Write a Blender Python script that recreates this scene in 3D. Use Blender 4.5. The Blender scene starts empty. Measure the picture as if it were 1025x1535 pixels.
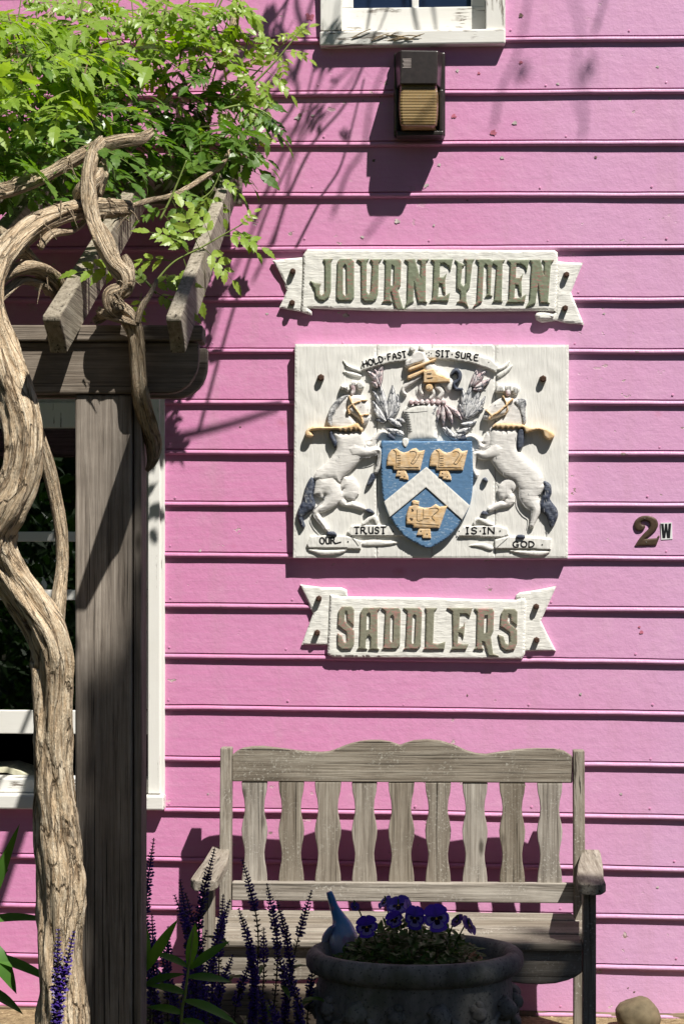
import bpy, bmesh, math, random
import numpy as np
from mathutils import Vector, Matrix, Quaternion, noise as mnoise
from mathutils.geometry import delaunay_2d_cdt
random.seed(7); np.random.seed(7)
SC = bpy.context.scene
COL = SC.collection
R = math.radians

# ------------------------------------------------------------------ camera
F = 2900.0; CX = 512.5; HY = 800.0; EYE = 1.615; DW = 6.5
TH = math.atan(0.055)
CT, ST = math.cos(TH), math.sin(TH)
cam = bpy.data.cameras.new('camera'); camo = bpy.data.objects.new('camera', cam); COL.objects.link(camo)
cam.sensor_fit = 'VERTICAL'; cam.sensor_height = 36.0; cam.lens = F / 1535.0 * 36.0
cam.shift_y = (HY - 767.5) / 1535.0
cam.clip_end = 400.0; cam.clip_start = 0.05
camo.location = (0, 0, EYE); camo.rotation_euler = (R(90), 0, 0)
SC.camera = camo

# ------------------------------------------------------------------ light
U = Vector((CT, -ST, 0)); N = Vector((-ST, -CT, 0)); ZV = Vector((0, 0, 1)); W0 = Vector((0, DW, 0))
SUNV = (U * 0.80 + N * 1.0 + ZV * 1.90).normalized()      # towards the sun
wd = bpy.data.worlds.new('World'); SC.world = wd; wd.use_nodes = True
wn = wd.node_tree; bg = wn.nodes['Background']
sky = wn.nodes.new('ShaderNodeTexSky'); sky.sky_type = 'NISHITA'; sky.sun_disc = False; sky.air_density = 0.5; sky.dust_density = 0.3
sky.sun_elevation = math.asin(SUNV.z); sky.sun_rotation = math.atan2(SUNV.x, SUNV.y)
wn.links.new(sky.outputs[0], bg.inputs[0]); bg.inputs[1].default_value = 0.05
sun = bpy.data.lights.new('sun', 'SUN'); sun.energy = 5.0; sun.angle = R(0.53); sun.color = (1.0, 0.955, 0.88)
suno = bpy.data.objects.new('sun', sun); COL.objects.link(suno); suno.location = (4, -4, 12)
suno.rotation_euler = (-SUNV).to_track_quat('-Z', 'Y').to_euler()
SC.view_settings.view_transform = 'Standard'; SC.view_settings.look = 'None'
SC.view_settings.gamma = 1.0; SC.view_settings.use_curve_mapping = False
SC.view_settings.exposure = 0.52
SC.render.engine = 'CYCLES'
SC.cycles.max_bounces = 4

# ------------------------------------------------------------------ projection helpers
def wloc(px, py, o=0.0):
    "point of the wall frame (u, z) that lies on the pixel's ray at distance o before the wall"
    dx = (px - CX) / F
    t = (DW * CT - o) / (CT + ST * dx)
    X, Y = t * dx, t
    return (X * CT - (Y - DW) * ST, EYE + t * (HY - py) / F)
def w2w(u, o, z): return W0 + U * u + N * o + ZV * z
def cp(px, py, d): return Vector(((px - CX) / F * d, d, EYE + (HY - py) / F * d))

# ------------------------------------------------------------------ mesh builder
class MB:
    def __init__(s): s.v = []; s.f = []; s.m = []; s.uv = {}
    def add(s, vs, fs, mi=0):
        b = len(s.v); s.v.extend([tuple(v) for v in vs])
        for f in fs: s.f.append(tuple(i + b for i in f)); s.m.append(mi)
        return b
    def box(s, x0, x1, y0, y1, z0, z1, mi=0):
        s.add([(x0,y0,z0),(x1,y0,z0),(x1,y1,z0),(x0,y1,z0),(x0,y0,z1),(x1,y0,z1),(x1,y1,z1),(x0,y1,z1)],
              [(0,3,2,1),(4,5,6,7),(0,1,5,4),(1,2,6,5),(2,3,7,6),(3,0,4,7)], mi)
        return s
    def prism(s, loop, c0, c1, mi=0):
        "loop of (a, b) -> vertices (a, c, b)"
        n = len(loop)
        s.add([(a, c0, b) for a, b in loop] + [(a, c1, b) for a, b in loop],
              [tuple(range(n - 1, -1, -1)), tuple(range(n, 2 * n))] + [(i, (i + 1) % n, n + (i + 1) % n, n + i) for i in range(n)], mi)
        return s
    def tube(s, path, radii, n=8, mi=0, fn=None, cap=True):
        path = [Vector(p) for p in path]; m = len(path)
        tang = [(path[min(i + 1, m - 1)] - path[max(i - 1, 0)]).normalized() for i in range(m)]
        ref = Vector((0, 1, 0)) if abs(tang[0].y) < .9 else Vector((1, 0, 0))
        a = tang[0].cross(ref).normalized(); vs = []; L = 0; Ls = []
        for i in range(m):
            if i: L += (path[i] - path[i - 1]).length
            Ls.append(L)
            a = (a - tang[i] * a.dot(tang[i])).normalized(); b = tang[i].cross(a)
            for k in range(n):
                t = 2 * math.pi * k / n
                r = radii[i] * (fn(t, L, i) if fn else 1)
                vs.append(path[i] + (a * math.cos(t) + b * math.sin(t)) * r)
        fs = [(i * n + k, i * n + (k + 1) % n, (i + 1) * n + (k + 1) % n, (i + 1) * n + k) for i in range(m - 1) for k in range(n)]
        if cap: fs += [tuple(range(n - 1, -1, -1)), tuple(range((m - 1) * n, m * n))]
        f0 = len(s.f); s.add(vs, fs, mi)
        for i in range(m - 1):
            for k in range(n):
                s.uv[f0 + i * n + k] = ((k / n, Ls[i]), ((k + 1) / n, Ls[i]), ((k + 1) / n, Ls[i + 1]), (k / n, Ls[i + 1]))
        return s
    def lathe(s, prof, c, n=32, sy=1.0, mi=0, fn=None):
        vs = []; m = len(prof)
        for i, (r, z) in enumerate(prof):
            for k in range(n):
                t = 2 * math.pi * k / n; q = r * (fn(t, z) if fn else 1)
                vs.append((c[0] + q * math.cos(t), c[1] + q * math.sin(t) * sy, c[2] + z))
        fs = [(i * n + k, i * n + (k + 1) % n, (i + 1) * n + (k + 1) % n, (i + 1) * n + k) for i in range(m - 1) for k in range(n)]
        fs += [tuple(range(n - 1, -1, -1)), tuple(range((m - 1) * n, m * n))]
        s.add(vs, fs, mi); return s

def mesh_of(mb, name, mats, smooth=False, recalc=True, xf=None):
    me = bpy.data.meshes.new(name)
    vs = mb.v if xf is None else [xf(v) for v in mb.v]
    me.from_pydata(vs, [], mb.f)
    for m in (mats if isinstance(mats, (list, tuple)) else [mats]): me.materials.append(m)
    if any(mb.m): me.polygons.foreach_set('material_index', mb.m)
    if mb.uv:
        ul = me.uv_layers.new(name='UVMap')
        for fi, uvs in mb.uv.items():
            p = me.polygons[fi]
            for li, c in zip(p.loop_indices, uvs): ul.data[li].uv = c
    if recalc:
        bm = bmesh.new(); bm.from_mesh(me); bmesh.ops.recalc_face_normals(bm, faces=bm.faces); bm.to_mesh(me); bm.free()
    if smooth: me.polygons.foreach_set('use_smooth', [True] * len(me.polygons))
    me.update(); return me

def link(name, me, parent=None):
    o = bpy.data.objects.new(name, me); COL.objects.link(o)
    if parent is not None: o.parent = parent
    return o

def tag(o, label=None, cat=None, group=None, kind=None):
    if label: o['label'] = label
    if cat: o['category'] = cat
    if group: o['group'] = group
    if kind: o['kind'] = kind
    return o

class Thing:
    "an Empty at the thing's base; wall=True: parts are given in the wall frame (u, out, z), else in world coordinates"
    def __init__(s, name, label, cat, base, wall=False, group=None):
        s.wall = wall; s.base = Vector(base)
        s.e = bpy.data.objects.new(name, None); COL.objects.link(s.e); s.e.empty_display_size = .05
        s.e.location = w2w(*base) if wall else base
        if wall: s.e.rotation_euler = (0, 0, -TH)
        tag(s.e, label, cat, group)
    def xf(s, v):
        if s.wall: return (v[0] - s.base[0], -(v[1] - s.base[1]), v[2] - s.base[2])
        return (v[0] - s.base[0], v[1] - s.base[1], v[2] - s.base[2])
    def part(s, name, mb, mat, parent=None, smooth=False, bevel=0, kind=None, recalc=True, label=None, seg=2):
        o = link(name, mesh_of(mb, name, mat, smooth, recalc, s.xf), parent or s.e)
        if bevel:
            b = o.modifiers.new('bevel', 'BEVEL'); b.width = bevel; b.segments = seg; b.limit_method = 'ANGLE'; b.angle_limit = R(35)
            b.harden_normals = False
        if kind: o['kind'] = kind
        if label: o['label'] = label
        return o

def solo(name, mb, mat, label, cat, base, wall=False, group=None, kind=None, smooth=False, bevel=0, recalc=True):
    "a thing that is one mesh"
    t = Thing.__new__(Thing); t.wall = wall; t.base = Vector(base)
    o = link(name, mesh_of(mb, name, mat, smooth, recalc, t.xf))
    o.location = w2w(*base) if wall else base
    if wall: o.rotation_euler = (0, 0, -TH)
    if bevel:
        b = o.modifiers.new('bevel', 'BEVEL'); b.width = bevel; b.segments = 2; b.limit_method = 'ANGLE'; b.angle_limit = R(35)
    return tag(o, label, cat, group, kind)

def catmull(pts, n=5, closed=False):
    P = [tuple(p) for p in pts]; m = len(P); out = []
    rng = range(m) if closed else range(m - 1)
    for i in rng:
        if closed: p0, p1, p2, p3 = P[i - 1], P[i], P[(i + 1) % m], P[(i + 2) % m]
        else: p0, p1, p2, p3 = P[max(i - 1, 0)], P[i], P[i + 1], P[min(i + 2, m - 1)]
        for k in range(n):
            t = k / n; t2 = t * t; t3 = t2 * t
            out.append(tuple(.5 * (2 * b + (c - a) * t + (2 * a - 5 * b + 4 * c - d) * t2 + (3 * b - a - 3 * c + d) * t3) for a, b, c, d in zip(p0, p1, p2, p3)))
    if not closed: out.append(P[-1])
    return out

def limb(path, widths, n=4):
    "outline (px) of a stroke of varying width with rounded ends"
    q = catmull([(p[0], p[1], w) for p, w in zip(path, widths)], n)
    L = []; Rr = []
    for i in range(len(q)):
        a = q[max(i - 1, 0)]; b = q[min(i + 1, len(q) - 1)]
        dx, dy = b[0] - a[0], b[1] - a[1]; l = math.hypot(dx, dy) or 1; nx, ny = -dy / l, dx / l; w = q[i][2] / 2
        L.append((q[i][0] + nx * w, q[i][1] + ny * w)); Rr.append((q[i][0] - nx * w, q[i][1] - ny * w))
        if i == len(q) - 1: tip = (q[i][0] + dx / l * w * .8, q[i][1] + dy / l * w * .8)
        if i == 0: tail = (q[i][0] - dx / l * w * .8, q[i][1] - dy / l * w * .8)
    return L + [tip] + Rr[::-1] + [tail]

def inside(pts, loop):
    x = pts[:, 0]; y = pts[:, 1]; c = np.zeros(len(pts), bool); m = len(loop)
    for i in range(m):
        x1, y1 = loop[i]; x2, y2 = loop[(i + 1) % m]
        if y1 == y2: continue
        cond = ((y1 > y) != (y2 > y)) & (x < (x2 - x1) * (y - y1) / (y2 - y1) + x1)
        c ^= cond
    return c
def bdist(pts, loop):
    d = np.full(len(pts), 1e9); m = len(loop)
    for i in range(m):
        a = np.array(loop[i]); b = np.array(loop[(i + 1) % m]); ab = b - a; l2 = ab @ ab
        if l2 < 1e-14: continue
        t = np.clip(((pts - a) @ ab) / l2, 0, 1)
        d = np.minimum(d, np.hypot(*(pts - (a + t[:, None] * ab)).T))
    return d

def relief(pieces, o0, step=1.7, rough=.0004, rs=60., skirt=.002):
    """carved relief standing on the wall-frame plane o0. pieces: (loop in px, height m, rounding radius px, edge share 0..1[, 'hole'])"""
    s = step / 446.0; mb = MB(); P = []; E = []; locs = []
    for pc in pieces:
        lp = [wloc(x, y, o0) for x, y in pc[0]]
        rs_ = []
        for i in range(len(lp)):
            a, b = lp[i], lp[(i + 1) % len(lp)]; l = math.hypot(b[0] - a[0], b[1] - a[1]); k = max(1, int(l / (s * 1.3)))
            for j in range(k): rs_.append((a[0] + (b[0] - a[0]) * j / k, a[1] + (b[1] - a[1]) * j / k))
        b0 = len(P); P.extend(rs_); n = len(rs_); E.extend([(b0 + i, b0 + (i + 1) % n) for i in range(n)])
        locs.append(rs_)
    arr = np.array(P); x0, z0 = arr.min(0); x1, z1 = arr.max(0)
    gx, gz = np.meshgrid(np.arange(x0, x1, s), np.arange(z0, z1, s)); gx[1::2] += s / 2
    G = np.stack([gx.ravel(), gz.ravel()], 1) + np.random.uniform(-.12, .12, (gx.size, 2)) * s
    keep = np.zeros(len(G), bool); near = np.full(len(G), 1e9)
    for pc, lp in zip(pieces, locs):
        i_ = inside(G, lp); keep = keep & ~i_ if len(pc) > 4 else keep | i_
        near = np.minimum(near, bdist(G, lp))
    G = G[keep & (near > .45 * s)]
    allp = [Vector(p) for p in P] + [Vector((float(a), float(b))) for a, b in G]
    vs, _, fs, _, _, _ = delaunay_2d_cdt(allp, E, [], 0, 1e-7)
    V = np.array([(v.x, v.y) for v in vs]); T = np.array([f for f in fs if len(f) == 3])
    cen = V[T].mean(1); k = np.zeros(len(T), bool)
    for pc, lp in zip(pieces, locs):
        i_ = inside(cen, lp); k = k & ~i_ if len(pc) > 4 else k | i_
    T = T[k]
    H = np.zeros(len(V))
    hd = np.full(len(V), 1e9)
    for pc, lp in zip(pieces, locs):
        d = bdist(V, lp)
        if len(pc) > 4: hd = np.minimum(hd, d); continue
        ins = inside(V, lp) | (d < 1e-6)
        r = pc[2] / 446.0; t = np.clip(d / max(r, 1e-6), 0, 1)
        h = pc[1] * (pc[3] + (1 - pc[3]) * np.sqrt(np.maximum(0, 1 - (1 - t) ** 2)))
        H = np.where(ins, np.maximum(H, h), H)
    for i in range(len(V)):
        H[i] += rough * mnoise.noise(Vector((V[i, 0] * rs, V[i, 1] * rs, 0))) 
    used = np.unique(T); mp = {int(a): i for i, a in enumerate(used)}
    top = [(V[a, 0], o0 + max(H[a], 1e-4), V[a, 1]) for a in used]
    faces = [tuple(mp[int(q)] for q in t) for t in T]
    ec = {}
    for f in faces:
        for a, b in ((f[0], f[1]), (f[1], f[2]), (f[2], f[0])):
            if (b, a) in ec: del ec[(b, a)]
            else: ec[(a, b)] = 1
    bot = {}; vsx = list(top)
    for a, b in ec:
        for q in (a, b):
            if q not in bot: bot[q] = len(vsx); vsx.append((top[q][0], o0 - skirt, top[q][2]))
    # a second ring keeps the skirt's shading apart from the rounded top
    mb.add(vsx, faces + [(b, a, bot[a], bot[b]) for a, b in ec])
    return mb

def strokes(mb, lines, w, o, th=.0011):
    "flat painted strokes (px polylines) as thin raised ribbons of width w px on plane o"
    for ln in lines:
        lp = limb(ln, [w] * len(ln), 3) if len(ln) > 1 else [(ln[0][0] + w * .62 * math.cos(t), ln[0][1] + w * .62 * math.sin(t)) for t in [k * math.pi / 4 for k in range(8)]]
        mb.prism([wloc(x, y, o) for x, y in lp], o - .0006, o + th)
    return mb

FONT = {
 'H': [[(0,0),(0,1)],[(.62,0),(.62,1)],[(0,.5),(.62,.5)]], 'O': [[(.35,0),(.08,.18),(0,.5),(.08,.82),(.35,1),(.62,.82),(.7,.5),(.62,.18),(.37,0)]],
 'L': [[(0,1),(0,0)],[(0,0),(.5,.02),(.55,.14)]], 'D': [[(0,0),(0,1)],[(0,1),(.4,.92),(.62,.5),(.4,.08),(0,0)]],
 'F': [[(0,0),(0,1)],[(0,1),(.58,1)],[(0,.55),(.42,.55)]], 'A': [[(0,0),(.34,1),(.68,0)],[(.14,.36),(.54,.36)]],
 'S': [[(.55,.85),(.3,1),(.05,.8),(.12,.58),(.42,.45),(.52,.22),(.3,0),(0,.12)]], 'T': [[(.32,0),(.32,1)],[(0,1),(.66,1)],[(.18,0),(.46,0)]],
 'I': [[(.14,0),(.14,1)],[(0,1),(.28,1)],[(0,0),(.28,0)]], 'U': [[(0,1),(.02,.25),(.25,0),(.5,.22),(.54,1)],[(.54,1),(.56,0)]],
 'R': [[(0,0),(0,1)],[(0,1),(.42,.95),(.48,.7),(.36,.52),(0,.48)],[(.25,.48),(.62,0),(.78,.04)]], 'E': [[(.55,1),(.08,.98),(0,.5),(.08,.02),(.6,0)],[(0,.5),(.42,.52)]],
 'N': [[(0,0),(0,1)],[(0,1),(.58,0)],[(.58,0),(.58,1)]], 'G': [[(.6,.82),(.35,1),(.08,.8),(0,.5),(.1,.15),(.36,0),(.6,.12),(.6,.42)],[(.4,.42),(.68,.42)]],
 '.': [[(.1,.42)]] }
def text(mb, s, a, b, h, w, o):
    "lettering between the px points a and b (baseline)"
    tot = sum(max(p[0] for l in FONT[c] for p in l) + .26 for c in s if c in FONT) - .26
    dx, dy = b[0] - a[0], b[1] - a[1]; l = math.hypot(dx, dy); ux, uy = dx / l, dy / l; k = l / tot; x = 0
    for c in s:
        for ln in FONT[c]:
            strokes(mb, [[(a[0] + ux * (x + p[0]) * k + uy * p[1] * h, a[1] + uy * (x + p[0]) * k - ux * p[1] * h) for p in ln]], w, o)
        x += max(p[0] for ln in FONT[c] for p in ln) + .26
    return mb

# ------------------------------------------------------------------ materials
class Mat:
    def __init__(s, name, rough=.6, spec=.35):
        s.m = bpy.data.materials.new(name); s.m.use_nodes = True; s.t = s.m.node_tree; s.b = s.t.nodes['Principled BSDF']
        s.b.inputs['Roughness'].default_value = rough; s.b.inputs['Specular IOR Level'].default_value = spec
        s._c = None
    def n(s, typ, **kw):
        nd = s.t.nodes.new(typ)
        for k, v in kw.items():
            if k.startswith('_'): setattr(nd, k[1:], v)
            else: nd.inputs[k.replace('_', ' ')].default_value = v
        return nd
    def l(s, a, b): s.t.links.new(a, b)
    def coord(s, scale=(1, 1, 1), rot=(0, 0, 0), uv=False, rnd=True):
        tc = s.n('ShaderNodeTexCoord'); mp = s.n('ShaderNodeMapping')
        mp.inputs['Scale'].default_value = scale; mp.inputs['Rotation'].default_value = rot
        s.l(tc.outputs['UV' if uv else 'Object'], mp.inputs['Vector'])
        if rnd:
            oi = s.n('ShaderNodeObjectInfo'); mu = s.n('ShaderNodeMath', _operation='MULTIPLY'); mu.inputs[1].default_value = 37.0
            s.l(oi.outputs['Random'], mu.inputs[0]); cb = s.n('ShaderNodeCombineXYZ')
            for i in range(3): s.l(mu.outputs[0], cb.inputs[i])
            s.l(cb.outputs[0], mp.inputs['Location'])
        return mp.outputs[0]
    def noise(s, co, scale, detail=4, rough=.55, dist=0):
        nd = s.n('ShaderNodeTexNoise'); nd.inputs['Scale'].default_value = scale; nd.inputs['Detail'].default_value = detail
        nd.inputs['Roughness'].default_value = rough; nd.inputs['Distortion'].default_value = dist
        s.l(co, nd.inputs['Vector']); return nd.outputs['Fac']
    def vor(s, co, scale, feature='F1', rnd=1.0):
        nd = s.n('ShaderNodeTexVoronoi'); nd.feature = feature; nd.inputs['Scale'].default_value = scale; nd.inputs['Randomness'].default_value = rnd
        s.l(co, nd.inputs['Vector']); return nd.outputs['Distance'], nd.outputs.get('Color')
    def ramp(s, fac, stops):
        r = s.n('ShaderNodeValToRGB'); e = r.color_ramp.elements
        while len(e) < len(stops): e.new(.5)
        for q, (p, c) in zip(e, stops): q.position = p; q.color = (c if len(c) == 4 else (*c, 1)) if isinstance(c, tuple) else (c, c, c, 1)
        s.l(fac, r.inputs[0]); return r.outputs[0]
    def mix(s, fac, a, b, mode='MIX'):
        m = s.n('ShaderNodeMix'); m.data_type = 'RGBA'; m.blend_type = mode
        for v, i in ((fac, 0), (a, 6), (b, 7)):
            if hasattr(v, 'is_linked'): s.l(v, m.inputs[i])
            else: m.inputs[i].default_value = v if i == 0 else (*v, 1)
        return m.outputs[2]
    def math(s, op, a, b):
        m = s.n('ShaderNodeMath', _operation=op)
        for v, i in ((a, 0), (b, 1)):
            if hasattr(v, 'is_linked'): s.l(v, m.inputs[i])
            else: m.inputs[i].default_value = v
        return m.outputs[0]
    def col(s, c):
        if hasattr(c, 'is_linked'): s.l(c, s.b.inputs['Base Color'])
        else: s.b.inputs['Base Color'].default_value = (*c, 1)
    def bump(s, h, st=.4, dist=.003):
        b = s.n('ShaderNodeBump'); b.inputs['Strength'].default_value = st; b.inputs['Distance'].default_value = dist
        s.l(h, b.inputs['Height'])
        if s._c is not None: s.l(s._c, b.inputs['Normal'])
        s._c = b.outputs[0]; s.l(s._c, s.b.inputs['Normal'])

def plain(name, c, rough=.6, spec=.35, var=.25, scale=40, bump=.2, metal=0):
    M = Mat(name, rough, spec); co = M.coord(); nz = M.noise(co, scale, 5)
    M.col(M.ramp(nz, [(.25, tuple(x * (1 - var) for x in c)), (.75, tuple(min(1, x * (1 + var)) for x in c))]))
    if bump: M.bump(nz, bump, .002)
    M.b.inputs['Metallic'].default_value = metal
    return M.m

def wood(name, dark, mid, light, axis='x', rough=.85, fine=70, lichen=None, bump=.7):
    M = Mat(name, rough, .2); lo = 2.6
    sc = {'x': (lo, fine, fine), 'y': (fine, lo, fine), 'z': (fine, fine, lo)}[axis]
    co = M.coord(sc); g = M.noise(co, 1.0, 6, .74, .35)
    c2 = M.coord((1, 1, 1)); p = M.noise(c2, 9, 4, .6)
    base = M.ramp(g, [(.30, dark), (.46, mid), (.66, light)])
    base = M.mix(M.ramp(p, [(.4, 0.0), (.7, .55)]), base, tuple((a + b) / 2.2 for a, b in zip(dark, mid)))
    sc3 = {'x': (1.6, 120, 120), 'y': (120, 1.6, 120), 'z': (120, 120, 1.6)}[axis]
    g3 = M.noise(M.coord(sc3), 1.0, 3, .6, .2)
    base = M.mix(M.ramp(g3, [(.60, 0.0), (.66, .9)]), base, tuple(x * .35 for x in dark))
    if lichen:
        q = M.noise(c2, 130, 4, .7); q2 = M.noise(c2, 9, 2)
        base = M.mix(M.math('MULTIPLY', M.ramp(q, [(.57, 0.0), (.63, 1.0)]), M.ramp(q2, [(.45, 0.0), (.65, .7)])), base, lichen)
    oi = M.n('ShaderNodeObjectInfo'); hs = M.n('ShaderNodeHueSaturation'); M.l(M.math('ADD', M.math('MULTIPLY', oi.outputs['Random'], .42), .78), hs.inputs['Value'])
    M.l(M.math('ADD', M.math('MULTIPLY', oi.outputs['Random'], -.4), 1.1), hs.inputs['Saturation']); M.l(base, hs.inputs['Color'])
    kd, _ = M.vor(M.coord({'x': (3, 9, 9), 'y': (9, 3, 9), 'z': (9, 9, 3)}[axis]), 1.0); kn = M.ramp(kd, [(.05, 1.0), (.11, 0.0)])
    base = M.mix(M.math('MULTIPLY', kn, .8), hs.outputs[0], tuple(x * .5 for x in dark))
    M.col(base); M.bump(g, bump, .004); M.bump(g3, .5, -.003)
    return M.m

# pink clapboard paint
def pink_paint():
    M = Mat('pink_paint', .40, .45); co = M.coord((1, 1, 1)); st = M.coord((6, 90, 90))
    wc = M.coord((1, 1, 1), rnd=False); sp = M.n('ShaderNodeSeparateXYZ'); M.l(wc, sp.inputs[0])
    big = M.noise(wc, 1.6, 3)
    sheen = M.math('ADD', M.math('MULTIPLY', sp.outputs['X'], .42), M.math('MULTIPLY', big, .55))     # paler to the right: sky sheen and haze painted into the colour
    c = M.ramp(sheen, [(.05, (.622, .232, .432)), (.36, (.625, .262, .462)), (.78, (.616, .342, .542))])
    fine = M.noise(st, 1.0, 4, .6)
    c = M.mix(M.ramp(fine, [(.35, 0.0), (.8, .25)]), c, (.69, .405, .56))
    stk = M.noise(M.coord((13, 13, .9), rnd=False), 1.0, 4, .6)
    c = M.mix(M.ramp(stk, [(.52, 0.0), (.72, .30)]), c, (.50, .27, .36))                                # rain-washed grime
    c = M.mix(M.ramp(M.noise(co, 8, 4, .7), [(.55, 0.0), (.75, .22)]), c, (.74, .47, .60))
    d, _ = M.vor(M.coord((3.2, 5, 5)), 1.0)
    spot = M.math('MULTIPLY', M.ramp(d, [(.02, 1.0), (.10, 0.0)]), M.ramp(M.noise(co, 5, 1), [(.52, 0.0), (.6, .8)]))
    c = M.mix(M.math('MULTIPLY', spot, M.noise(co, 90, 2)), c, (.42, .07, .10))
    ch = M.noise(M.coord((1, 1.6, 1.6)), 17, 4, .58)
    gate = M.ramp(M.noise(wc, 1.4, 1), [(.47, 0.0), (.56, 1.0)])
    chip = M.math('MULTIPLY', M.ramp(ch, [(.675, 0.0), (.685, 1.0)]), gate)
    c = M.mix(chip, c, M.ramp(M.noise(co, 60, 2), [(.4, (.28, .19, .18)), (.6, (.60, .48, .47))]))
    M.col(c)
    M.bump(fine, .12, .003); M.bump(M.noise(co, 24, 4, .7), .34, .007); M.bump(chip, .6, -.002)
    return M.m
def white_paint(name, base=(.80, .79, .75), chip=.60, stretch=(8, 70, 70), dirt=.35):
    M = Mat(name, .55, .35); co = M.coord((1, 1, 1)); g = M.noise(M.coord(stretch), 1.0, 5, .65, .2)
    p = M.noise(co, 6, 3)
    c = M.mix(M.ramp(p, [(.35, 0.0), (.8, dirt)]), base, tuple(x * f for x, f in zip(base, (.78, .76, .70))))
    f = M.math('MULTIPLY', M.ramp(g, [(chip, 0.0), (chip + .03, 1.0)]), M.ramp(M.noise(co, 9, 3), [(.48, 0.0), (.58, 1.0)]))
    c = M.mix(f, c, (.23, .20, .17)); M.col(c); M.bump(g, .25, .003); M.bump(f, .5, -.002)
    return M.m
def carved(name, base, wash=None, amt=.6, chis=.35, rot=.5, fs=(25, 25, 110)):
    "white painted carving: chisel facets, faint wash"
    M = Mat(name, .55, .3); co = M.coord((1, 1, 1))
    fl = M.noise(M.coord(fs, (0, rot, 0)), 1.0, 3, .5, .6); bg_ = M.noise(co, 14, 3)
    c = M.mix(M.ramp(bg_, [(.4, 0.0), (.75, .5)]), base, tuple(x * .86 for x in base))
    sc = M.noise(M.coord((120, 120, 12)), 1.0, 4, .7)
    c = M.mix(M.ramp(sc, [(.60, 0.0), (.72, .45)]), c, tuple(x * .55 for x in base))
    if wash: c = M.mix(M.math('MULTIPLY', M.ramp(M.noise(co, 60, 5, .7), [(.40, 0.0), (.60, amt)]), 1.0), c, wash)
    M.col(c); M.bump(fl, chis, .004); M.bump(sc, .2, .002)
    return M.m
def chipped(name, top, under, t=.56):
    "letter paint with an older red coat showing through"
    M = Mat(name, .6, .3); co = M.coord((1, 1, 1)); q = M.noise(M.coord((60, 60, 170), (0, .5, 0)), 1.0, 5, .7)
    g = M.ramp(M.noise(co, 13, 3), [(.44, 0.0), (.58, 1.0)])
    c = M.mix(M.ramp(q, [(.3, 0.0), (.7, .6)]), top, tuple(x * .62 for x in top))
    c = M.mix(M.math('MULTIPLY', M.ramp(q, [(t - .06, 0.0), (t, 1.0)]), g), c, under)
    M.col(c); M.bump(q, .3, .002); return M.m
def bark():
    M = Mat('vine_bark', .9, .15)
    g = M.noise(M.coord((13, 7, 1), uv=True), 1.0, 5, .7, 1.0); g2 = M.noise(M.coord((1, 1, 1)), 60, 4, .7); g3 = M.noise(M.coord((46, 12, 1), uv=True), 1.0, 4, .7, .8)
    c = M.ramp(g3, [(.30, (.30, .195, .115)), (.43, (.58, .44, .29)), (.56, (.74, .61, .44)), (.70, (.83, .74, .58))])
    c = M.mix(M.ramp(g, [(.31, .95), (.41, 0.0)]), c, (.085, .05, .028))
    c = M.mix(M.ramp(g2, [(.50, 0.0), (.75, .5)]), c, (.62, .42, .23))
    uvc = M.coord((7, 4.2, 1), uv=True); nz = M.n('ShaderNodeTexNoise'); nz.inputs['Scale'].default_value = 1.6; nz.inputs['Detail'].default_value = 3; M.l(uvc, nz.inputs['Vector'])
    va = M.n('ShaderNodeVectorMath', _operation='MULTIPLY_ADD'); M.l(nz.outputs['Color'], va.inputs[0]); va.inputs[1].default_value = (1.3, 1.3, 0); M.l(uvc, va.inputs[2])
    ed, _ = M.vor(va.outputs[0], 1.6, 'DISTANCE_TO_EDGE'); crack = M.ramp(ed, [(.0, 1.0), (.07, 0.0)])
    c = M.mix(M.math('MULTIPLY', crack, .68), c, (.11, .066, .037))
    M.col(c); M.bump(crack, 1.0, -.008); M.bump(g, 1.0, .014); M.bump(g3, 1.0, .008); M.bump(g2, .4, .004); return M.m
def leaf(name, a, b, trans=.35, rough=.45, spec=.4, scale=14):
    M = Mat(name, rough, spec); co = M.coord((1, 1, 1), rnd=False)
    oi = M.n('ShaderNodeObjectInfo'); nz = M.noise(co, scale, 3)
    f = M.math('ADD', M.math('MULTIPLY', oi.outputs['Random'], .5), M.math('MULTIPLY', nz, .7))
    c = M.ramp(f, [(.25, a), (.95, b)]); M.col(c)
    tr = M.n('ShaderNodeBsdfTranslucent'); mx = M.n('ShaderNodeMixShader'); mx.inputs[0].default_value = trans
    hs = M.n('ShaderNodeHueSaturation'); hs.inputs['Saturation'].default_value = 1.15; hs.inputs['Value'].default_value = 1.5; M.l(c, hs.inputs['Color'])
    M.l(hs.outputs[0], tr.inputs['Color']); out = M.t.nodes['Material Output']
    M.l(M.b.outputs[0], mx.inputs[1]); M.l(tr.outputs[0], mx.inputs[2]); M.l(mx.outputs[0], out.inputs['Surface'])
    return M.m
def pane_glass():
    M = Mat('window_glass'); t = M.t; gl = M.n('ShaderNodeBsdfGlossy'); gl.inputs['Roughness'].default_value = .01
    tp = M.n('ShaderNodeBsdfTransparent'); tp.inputs['Color'].default_value = (.75, .8, .8, 1)
    fr = M.n('ShaderNodeFresnel'); fr.inputs['IOR'].default_value = 2.1
    mx = M.n('ShaderNodeMixShader'); M.l(fr.outputs[0], mx.inputs[0]); M.l(tp.outputs[0], mx.inputs[1]); M.l(gl.outputs[0], mx.inputs[2])
    bp = M.n('ShaderNodeBump'); bp.inputs['Strength'].default_value = .04; bp.inputs['Distance'].default_value = .01
    M.l(M.noise(M.coord((1, 1, 1)), 6, 1), bp.inputs['Height']); M.l(bp.outputs[0], gl.inputs['Normal'])
    M.l(mx.outputs[0], t.nodes['Material Output'].inputs['Surface']); return M.m

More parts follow.
